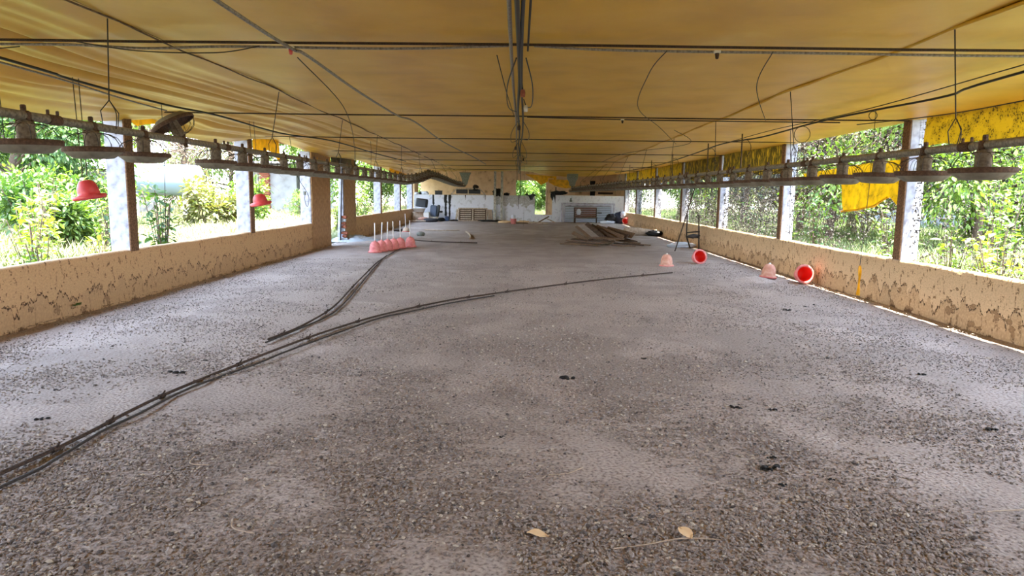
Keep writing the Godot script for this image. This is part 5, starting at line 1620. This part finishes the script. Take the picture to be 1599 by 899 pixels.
func yard_meshes():
	var st := begin()
	var p := [Vector3(0, 0, 0), Vector3(0.22, 0.06, 0.35), Vector3(0.19, 0.05, 0.68), Vector3(0, -0.04, 1.0), Vector3(-0.19, 0.05, 0.68), Vector3(-0.22, 0.06, 0.35)]
	var m := Vector3(0, -0.02, 0.5)
	for k in 6:
		face(st, [m, p[k], p[(k + 1) % 6]], Vector3.UP)
	st.generate_normals()
	leaf_mesh = st.commit()
	st = begin()
	for k in 9:
		var a := TAU * k / 9.0 + rr(-0.3, 0.3)
		var d := Vector3(cos(a), 0, sin(a))
		var s := d.cross(Vector3.UP) * rr(0.012, 0.02)
		var b := d * rr(0.02, 0.10)
		var h := rr(0.6, 1.0)
		var mid := b + d * rr(0.03, 0.12) + Vector3(0, h * 0.6, 0)
		var tip := b + d * rr(0.15, 0.42) + Vector3(0, h, 0)
		face(st, [b - s, b + s, mid + s * 0.8, mid - s * 0.8], d)
		face(st, [mid - s * 0.8, mid + s * 0.8, tip], d)
	st.generate_normals()
	tuft_mesh = st.commit()

func leaf_at(p: Vector3, out: Vector3, s: float) -> Transform3D:
	var z := (out + jit(0.7)).normalized()
	var up := (Vector3.UP + jit(0.5)).normalized()
	var x := up.cross(z).normalized()
	return Transform3D(Basis(x, z.cross(x), z).scaled_local(Vector3(s, s, s)), p)

func tint(a: Color, b: Color) -> Color:
	return a.lerp(b, rng.randf())

# a tree: trunk with branches, crown of leaves gathered in blobs
func tree(called: String, at: Vector3, h: float, r: float, n: int, ls: float, ca: Color, cb: Color, label: String, bare := false):
	var t := thing(called, label, "tree", at)
	var st := begin()
	var tr := 0.05 + h * 0.018
	tube(st, curve([Vector3(0, -0.1, 0), Vector3(rr(-0.2, 0.2), h * 0.3, rr(-0.2, 0.2)), Vector3(rr(-0.4, 0.4), h * 0.62, rr(-0.3, 0.3)), Vector3(rr(-0.6, 0.6), h * 0.9, 0)], 4), tr * 0.8, 8)
	var blobs := []
	for k in 13:
		var a := TAU * k / 13.0 + rr(-0.3, 0.3)
		var y := h * rr(0.22, 0.95)
		var rad := r * (0.35 + 0.75 * sin(clampf(y / h, 0.0, 1.0) * PI * 0.9)) * rr(0.5, 1.0)
		var c := Vector3(cos(a) * rad, y, sin(a) * rad)
		blobs.append([c, r * rr(0.30, 0.52)])
		tube(st, [Vector3(0, y * 0.7, 0), c * Vector3(0.5, 1, 0.5) + Vector3(0, -h * 0.05, 0), c], [tr * 0.35, tr * 0.22, tr * 0.06], 5)
	if bare:
		for k in 420:
			var bl: Array = blobs[k % 13]
			var e: Vector3 = bl[0] + jit(bl[1] * 1.5)
			var f: Vector3 = bl[0] + jit(bl[1] * 0.8)
			tube(st, [bl[0] * 0.9, f, (f + e) * 0.5 + jit(0.1), e], [0.028, 0.02, 0.014, 0.006], 4, false)
	obj("trunk", st, M.bark, t)
	var xfs := []
	var cols := []
	for k in int(n * 2.6):
		var bl: Array = blobs[rng.randi() % 13]
		var d := jit(1.0).normalized()
		var p: Vector3 = bl[0] + d * bl[1] * pow(rng.randf(), 0.4)
		xfs.append(leaf_at(p, d + Vector3(0, -0.3, 0), ls * rr(0.45, 0.95)))
		cols.append(tint(ca, cb) * 0.78)
	scatter("crown", leaf_mesh, M.leaf, xfs, cols, t)

# a leafy weed on several stems
func weed(called: String, at: Vector3, h: float, stems: int, leaves: int, ls: float, ca: Color, cb: Color, label: String, spread := 0.35, cat := "weed"):
	var t := thing(called, label, cat, at)
	var st := begin()
	var xfs := []
	var cols := []
	for s in stems:
		var a := rr(0, TAU)
		var d := Vector3(cos(a), 0, sin(a)) * rr(0.2, 1.0) * spread
		var hh := h * rr(0.6, 1.0)
		var pts := curve([Vector3(d.x * 0.15, -0.05, d.z * 0.15), Vector3(d.x * 0.5, hh * 0.5, d.z * 0.5), Vector3(d.x, hh, d.z)], 4)
		tube(st, pts, 0.008, 4, false)
		for k in leaves:
			var q: Vector3 = pts[clampi(int(pts.size() * (0.15 + 0.85 * rng.randf())), 0, pts.size() - 1)]
			var b := rr(0, TAU)
			var o := Vector3(cos(b), rr(-0.4, 0.3), sin(b))
			xfs.append(leaf_at(q + o * rr(0.02, 0.10), o, ls * rr(0.6, 1.25)))
			cols.append(tint(ca, cb) * 0.78)
	obj("stems", st, M.bark, t)
	scatter("leaves", leaf_mesh, M.leaf, xfs, cols, t)

func yard():
	yard_meshes()
	var g1 := Color(0.13, 0.24, 0.05)
	var g2 := Color(0.30, 0.42, 0.10)
	var dg1 := Color(0.05, 0.12, 0.035)
	var dg2 := Color(0.13, 0.24, 0.06)
	var yg1 := Color(0.30, 0.42, 0.08)
	var yg2 := Color(0.52, 0.58, 0.14)
	var br1 := Color(0.26, 0.20, 0.12)
	var br2 := Color(0.40, 0.36, 0.16)
	# grass of the open yard, of the netted side and behind the far wall
	var gn := noise(0.12, 401, FastNoiseLite.TYPE_SIMPLEX_SMOOTH, 3)
	for s in [-1.0, 1.0, 0.0]:
		var xfs := []
		var cols := []
		for k in (26000 if s != 0.0 else 5000):
			var x: float
			var z: float
			if s == 0.0:
				x = rr(-7.0, 9.0)
				z = -43.4 - 25.0 * pow(rng.randf(), 1.4)
			else:
				x = s * (6.35 + 34.0 * pow(rng.randf(), 1.7))
				z = rr(1.0, -62.0)
			var hgt := rr(0.3, 0.75) * (1.0 + 0.5 * gn.get_noise_2d(x, z)) * (1.0 if absf(x) > 8.0 or s == 0.0 else 0.75)
			xfs.append(Transform3D(Basis(Vector3.UP, rr(0, TAU)).scaled_local(Vector3(hgt * 1.2, hgt, hgt * 1.2)), Vector3(x, -0.06, z)))
			var dry := clampf(0.5 + 0.9 * gn.get_noise_2d(x * 0.7 + 70.0, z * 0.7) + rr(-0.25, 0.25), 0.0, 1.0)
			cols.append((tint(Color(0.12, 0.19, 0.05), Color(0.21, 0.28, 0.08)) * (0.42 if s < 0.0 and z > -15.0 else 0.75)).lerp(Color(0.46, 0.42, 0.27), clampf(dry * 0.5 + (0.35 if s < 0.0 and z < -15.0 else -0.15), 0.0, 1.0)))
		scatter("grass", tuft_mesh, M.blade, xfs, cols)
	# weeds standing along the outside of the open side
	var w := [[-6.7, -9.25, 0.85, 7, 12, 0.12, 3], [-7.0, -10.1, 1.05, 8, 12, 0.12, 0], [-7.7, -10.9, 1.2, 8, 14, 0.14, 1], [-6.8, -9.75, 0.9, 8, 12, 0.12, 0], [-8.4, -11.8, 1.5, 9, 14, 0.16, 2], [-6.7, -11.6, 1.45, 8, 14, 0.15, 3], [-6.65, -12.9, 1.75, 10, 16, 0.17, 3], [-7.1, -13.6, 1.7, 8, 14, 0.15, 3], [-8.4, -14.2, 1.3, 6, 8, 0.10, 0], [-6.7, -17.0, 0.7, 5, 8, 0.12, 0], [-9.0, -12.8, 1.7, 10, 16, 0.17, 1], [-7.0, -26.8, 1.3, 8, 18, 0.16, 1], [-7.2, -31.5, 1.9, 12, 22, 0.18, 1], [-7.4, -33.6, 2.0, 12, 22, 0.18, 0], [-7.2, -36.8, 1.5, 8, 18, 0.16, 1], [-10.0, -14.6, 1.8, 12, 16, 0.17, 2], [-11.4, -16.6, 1.9, 12, 16, 0.18, 0], [-9.6, -16.0, 1.5, 10, 16, 0.15, 1], [-12.4, -18.4, 2.0, 12, 16, 0.18, 3], [-7.2, -11.9, 1.0, 8, 14, 0.13, 2]]
	var pal := [[g1, g2], [yg1, g2], [yg1, yg2], [dg1, dg2]]
	for k in w.size():
		var q: Array = w[k]
		weed("leafy_weed", Vector3(q[0], -0.08, q[1]), q[2], q[3], q[4], q[5], pal[q[6]][0], pal[q[6]][1], "%s leafy weed outside the doorway side, counted away from the camera" % ORD[rank(w, k)])
	# weeds outside the netting
	var v := [[6.7, -9.6, 1.1, 9, 16, 0.13, 2], [7.2, -10.5, 1.3, 10, 18, 0.15, 2], [8.2, -12.0, 1.7, 10, 18, 0.16, 0], [7.4, -11.2, 1.2, 8, 16, 0.13, 2], [7.2, -11.6, 1.3, 9, 16, 0.15, 1], [7.0, -13.0, 1.1, 8, 16, 0.14, 0], [7.8, -14.6, 1.7, 10, 18, 0.16, 0], [7.2, -17.0, 1.8, 10, 18, 0.16, 3], [7.4, -19.2, 2.0, 11, 18, 0.17, 0], [7.3, -22.0, 1.9, 10, 18, 0.17, 3], [7.5, -27.0, 2.2, 12, 22, 0.19, 1], [7.7, -28.8, 2.3, 12, 22, 0.19, 2], [7.4, -33.0, 2.0, 10, 18, 0.17, 0], [9.2, -13.4, 1.9, 12, 18, 0.17, 0], [10.2, -15.0, 2.1, 12, 18, 0.17, 1]]
	for k in v.size():
		var q: Array = v[k]
		weed("leafy_weed", Vector3(q[0], -0.08, q[1]), q[2], q[3], q[4], q[5], pal[q[6]][0], pal[q[6]][1], "%s leafy weed outside the netting side, counted away from the camera" % ORD[rank(v, k)])
	# bushes and trees of the doorway side
	bush(Vector3(-12.6, -0.1, -28.5), 2.3, 1.7, 3200, 0.22, br1, Color(0.34, 0.40, 0.12), "brown and green bush beside the white tank")
	bush(Vector3(-13.0, -0.1, -33.0), 2.4, 1.5, 2600, 0.2, g1, yg1, "green bush just right of the brown and green one")
	bush(Vector3(-13.6, -0.1, -20.0), 2.0, 1.7, 3200, 0.2, dg1, dg2, "dark green bush nearest the camera in the open yard")
	tree("bare_tree", Vector3(-20.4, -0.1, -43.0), 9.0, 4.4, 3000, 0.16, Color(0.35, 0.31, 0.24), Color(0.45, 0.44, 0.26), "greyish dry tree behind the white tank", true)
	tree("tree", Vector3(-17.0, -0.1, -23.6), 6.5, 2.8, 6000, 0.26, dg1, dg2, "dark green tree at the near end of the open yard")
	tree("tree", Vector3(-19.2, -0.1, -28.5), 9.0, 4.2, 6000, 0.3, g1, g2, "tall green tree beside the low pale house")
	tree("tree", Vector3(-28.0, -0.1, -40.0), 10.0, 4.6, 6000, 0.32, g1, g2, "tall green tree far behind the white tank")
	tree("tree", Vector3(-24.0, -0.1, -58.0), 11.0, 5.0, 6000, 0.36, dg1, g2, "tall dark tree behind the white house")
	tree("tree", Vector3(-15.5, -0.1, -56.0), 10.0, 4.6, 6000, 0.34, g1, g2, "green tree behind the house corner seen by the doorway pier")
	tree("tree", Vector3(-11.0, -0.1, -44.0), 8.0, 3.4, 5000, 0.28, g1, yg1, "green tree seen through the doorway")
	tree("tree", Vector3(-10.5, -0.1, -52.0), 9.0, 3.8, 5000, 0.3, dg1, g2, "dark tree seen beyond the doorway in the last open bays")
	tree("tree", Vector3(-30.5, -0.1, -44.5), 10.0, 4.6, 5000, 0.34, dg1, g2, "tree at the far edge of the open yard")
	tree("tree", Vector3(-12.0, -0.1, -38.5), 2.2, 0.7, 700, 0.14, g1, yg1, "small young tree before the white house")
	# trees of the netting side
	tree("tree", Vector3(13.6, -0.1, -20.8), 6.5, 2.2, 1700, 0.24, dg1, g2, "dark leafy tree behind the nearest netting bay")
	tree("tree", Vector3(11.2, -0.1, -20.5), 7.5, 2.8, 4200, 0.24, g1, yg1, "leafy tree behind the second netting bay")
	tree("bare_tree", Vector3(10.4, -0.1, -23.5), 7.0, 3.0, 4500, 0.18, Color(0.30, 0.27, 0.20), Color(0.42, 0.40, 0.26), "greyish dry tree behind the third netting bay", true)
	tree("bare_tree", Vector3(11.0, -0.1, -27.5), 7.5, 3.2, 4500, 0.18, Color(0.30, 0.27, 0.20), Color(0.40, 0.40, 0.24), "greyish dry tree behind the fourth netting bay", true)
	tree("tree", Vector3(10.5, -0.1, -33.0), 8.0, 3.2, 6000, 0.26, g1, yg1, "bright green tree behind the fifth netting bay")
	tree("tree", Vector3(11.5, -0.1, -41.0), 8.5, 3.6, 5000, 0.28, dg1, g2, "dark tree behind the farthest netting bays")
	tree("tree", Vector3(18.0, -0.1, -52.0), 10.0, 4.5, 5000, 0.34, g1, g2, "tall tree far off past the neighbouring shed")
	tree("tree", Vector3(26.0, -0.1, -30.0), 12.0, 5.0, 5000, 0.36, dg1, g2, "tall tree behind the neighbouring shed")
	tree("tree", Vector3(27.0, -0.1, -44.0), 12.0, 5.0, 5000, 0.36, g1, g2, "tallest tree behind the neighbouring shed, farther along")
	# garden seen through the back wall
	tree("tree", Vector3(-0.9, -0.1, -53.0), 7.0, 2.4, 6000, 0.28, dg1, g2, "dark tree in the garden opening")
	tree("tree", Vector3(2.6, -0.1, -60.0), 9.0, 3.6, 5000, 0.3, g1, yg1, "light green tree in the garden opening")
	bush(Vector3(0.0, -0.1, -50.5), 4.3, 1.5, 6000, 0.2, g1, g2, "tall green bush at the post side of the garden opening")
	bush(Vector3(1.6, -0.1, -55.5), 3.6, 2.0, 6500, 0.22, g1, yg1, "green bush below the trees in the garden opening")
	bush(Vector3(3.4, -0.1, -54.0), 3.4, 1.4, 4000, 0.22, dg1, g2, "dark bush at the jamb side of the garden opening")
	# overgrown edges of the yards
	var edge := [[15.4, -22.4, 2.0, 1.7], [16.6, -26.0, 5.0, 2.4], [13.4, -27.4, 4.4, 2.2], [14.4, -31.6, 5.0, 2.6], [14.6, -37.5, 4.8, 2.8], [14.2, -46.0, 5.2, 3.0], [13.0, -55.0, 5.4, 3.2], [10.2, -62.0, 5.4, 3.2]]
	for k in edge.size():
		var q: Array = edge[k]
		bush(Vector3(q[0], -0.1, q[1]), q[2], q[3], 7000, 0.17, [g1, Color(0.18, 0.24, 0.10), Color(0.26, 0.27, 0.15)][k % 3], [yg1, g2, Color(0.42, 0.43, 0.28)][k % 3], "%s tall wild bush edging the yard beyond the netting, counted from the camera" % ORD[rank(edge, k)])
	var edge2 := [[-14.8, -21.0, 2.2, 1.6], [-16.4, -25.6, 2.4, 1.8], [-21.6, -31.0, 4.4, 2.4], [-25.0, -40.5, 3.0, 1.9], [-27.0, -52.0, 5.0, 3.2], [-21.5, -60.0, 5.2, 3.2], [-12.2, -62.0, 5.2, 3.2], [-9.4, -47.5, 4.4, 2.4], [-9.0, -57.0, 5.0, 2.6], [-11.6, -17.6, 1.5, 1.2]]
	for k in edge2.size():
		var q: Array = edge2[k]
		bush(Vector3(q[0], -0.1, q[1]), q[2], q[3], 5500, 0.17, [g1, dg1][k % 2], [yg1, g2][k % 2], "%s wild bush of the open yard, counted away from the camera" % ORD[rank(edge2, k)])
	buildings()

func bush(at: Vector3, h: float, r: float, n: int, ls: float, ca: Color, cb: Color, label: String):
	var t := thing("bush", label, "bush", at)
	var st := begin()
	var xfs := []
	var cols := []
	for s in 16:
		var a := rr(0, TAU)
		var e := Vector3(cos(a) * r * rr(0.2, 0.9), h * rr(0.4, 1.0), sin(a) * r * rr(0.2, 0.9))
		tube(st, curve([Vector3(e.x * 0.1, 0, e.z * 0.1), e * Vector3(0.6, 0.5, 0.6), e], 3), 0.018, 4, false)
		for k in n / 16:
			var d := jit(1.0).normalized()
			var p := e * lerpf(0.55, 1.0, rng.randf()) + d * r * 0.32 * rng.randf()
			if p.y < 0.02:
				continue
			xfs.append(leaf_at(p, d, ls * rr(0.6, 1.3)))
			cols.append(tint(ca, cb) * 0.78)
	obj("stems", st, M.bark, t)
	scatter("leaves", leaf_mesh, M.leaf, xfs, cols, t)

func buildings():
	# white gas tank on saddles
	var tk := thing("gas_tank", "large white horizontal gas tank on saddles in the open yard", "tank", Vector3(-19.6, 0, -38.0))
	var yaw := Basis(Vector3.UP, 0.5)
	var prof := []
	for k in 9:
		var t := k / 8.0 * PI * 0.5
		prof.append(Vector2(0.85 * sin(t), -1.75 - 0.55 * cos(t)))
	for k in 9:
		var t := k / 8.0 * PI * 0.5
		prof.append(Vector2(0.85 * cos(t), 1.75 + 0.55 * sin(t)))
	var st := begin()
	var xf := Transform3D(yaw * Basis(Vector3(0, 0, 1), PI * 0.5), Vector3(0, 2.15, 0))
	lathe(st, prof, 28, xf)
	obj("vessel", st, M.tank_paint, tk)
	for s in [-1.2, 1.2]:
		st = begin()
		cbox(st, Transform3D(yaw, yaw * Vector3(s, 0.7, 0)), Vector3(0.3, 1.5, 1.3), 0.03)
		obj("saddle", st, M.render_white, tk)
	st = begin()
	tube(st, [Vector3(0.4, 3.0, 0.2), Vector3(0.4, 3.2, 0.2)], 0.1, 8)
	obj("valve_dome", st, M.grey_plastic, tk)
	# white house with a brick pier and a dark opening
	var hs := thing("white_house", "bright white house with a brick pier in the open yard", "house", Vector3(-17.6, 0, -48.0))
	st = begin()
	box_at(st, Vector3(0.2, 1.7, -1.5), Vector3(4.2, 3.4, 3.0), 0.03)
	obj("wall", st, M.render_white, hs)
	st = begin()
	box_at(st, Vector3(2.78, 1.7, -1.9), Vector3(0.95, 3.4, 2.2), 0.03)
	obj("dark_bay", st, flat(Color(0.22, 0.25, 0.28), 0.9), hs)
	st = begin()
	box_at(st, Vector3(3.65, 1.7, -1.5), Vector3(0.8, 3.4, 3.0), 0.03)
	obj("wall", st, M.render_white, hs)
	for k in 22:
		st = begin()
		box_at(st, Vector3(0.2 + (0.02 if k % 2 else -0.02), 0.08 + k * 0.152, 0.22), Vector3(0.62, 0.135, 0.3), 0.012)
		obj("brick", st, M.brick, hs)
	st = begin()
	box_at(st, Vector3(0.8, 3.52, -1.3), Vector3(7.0, 0.14, 4.2), 0.03)
	obj("roof", st, M.roof_grey, hs)
	# low long house at the near end, seen over the weeds
	var h2 := thing("pale_house", "low pale house with a wide roof behind the trees of the open yard", "house", Vector3(-25.6, 0, -36.5))
	st = begin()
	box_at(st, Vector3(0, 1.3, 0), Vector3(5.0, 2.6, 9.0), 0.03)
	obj("wall", st, M.render_white, h2)
	st = begin()
	beam_slab(st, Vector3(0, 4.0, 0), Vector3(3.3, 2.7, 0), 5.2, -5.2, 0.12)
	beam_slab(st, Vector3(0, 4.0, 0), Vector3(-3.3, 2.7, 0), 5.2, -5.2, 0.12)
	obj("roof", st, M.roof_grey, h2)
	for s in [-2.2, 1.8]:
		st = begin()
		box_at(st, Vector3(2.5, 1.35, s), Vector3(0.08, 1.3, 1.1), 0.01)
		obj("window", st, M.dark, h2)
	# second pale block next to the tank
	st = begin()
	var h3 := thing("small_outhouse", "small white outhouse with a brick upper course near the white tank", "outhouse", Vector3(-25.5, 0, -44.0))
	box_at(st, Vector3(0, 1.4, 0), Vector3(3.4, 2.8, 3.0), 0.03)
	obj("wall", st, M.render_white, h3)
	st = begin()
	box_at(st, Vector3(0, 3.2, 0), Vector3(3.5, 0.8, 3.1), 0.03)
	obj("brick_course", st, M.brick, h3)
	# neighbouring shed beyond the netting
	var sd := thing("neighbouring_shed", "long white walled shed with a pale roof beyond the netting side", "shed", Vector3(21.0, 0, -36.0))
	st = begin()
	box_at(st, Vector3(3.0, 1.7, 0), Vector3(5.0, 3.4, 46.0), 0.03)
	obj("wall", st, M.render_white, sd)
	st = begin()
	beam_slab(st, Vector3(4.0, 5.0, 0), Vector3(-0.9, 3.75, 0), 24.0, -24.0, 0.12)
	obj("roof", st, M.roof_grey, sd)
	for k in 9:
		st = begin()
		box_at(st, Vector3(0.0, 1.8, -20.0 + k * 5.0), Vector3(0.3, 3.6, 0.35), 0.03)
		obj("pillar", st, M.render_white, sd)
	# weathered fence post outside the nearest netting bay
	st = begin()
	tube(st, [Vector3(6.62, -0.2, -8.85), Vector3(6.70, 1.15, -8.95)], 0.075, 8)
	tag(obj("fence_post", st, M.conduit), "weathered grey post outside the nearest netting bay", "post")
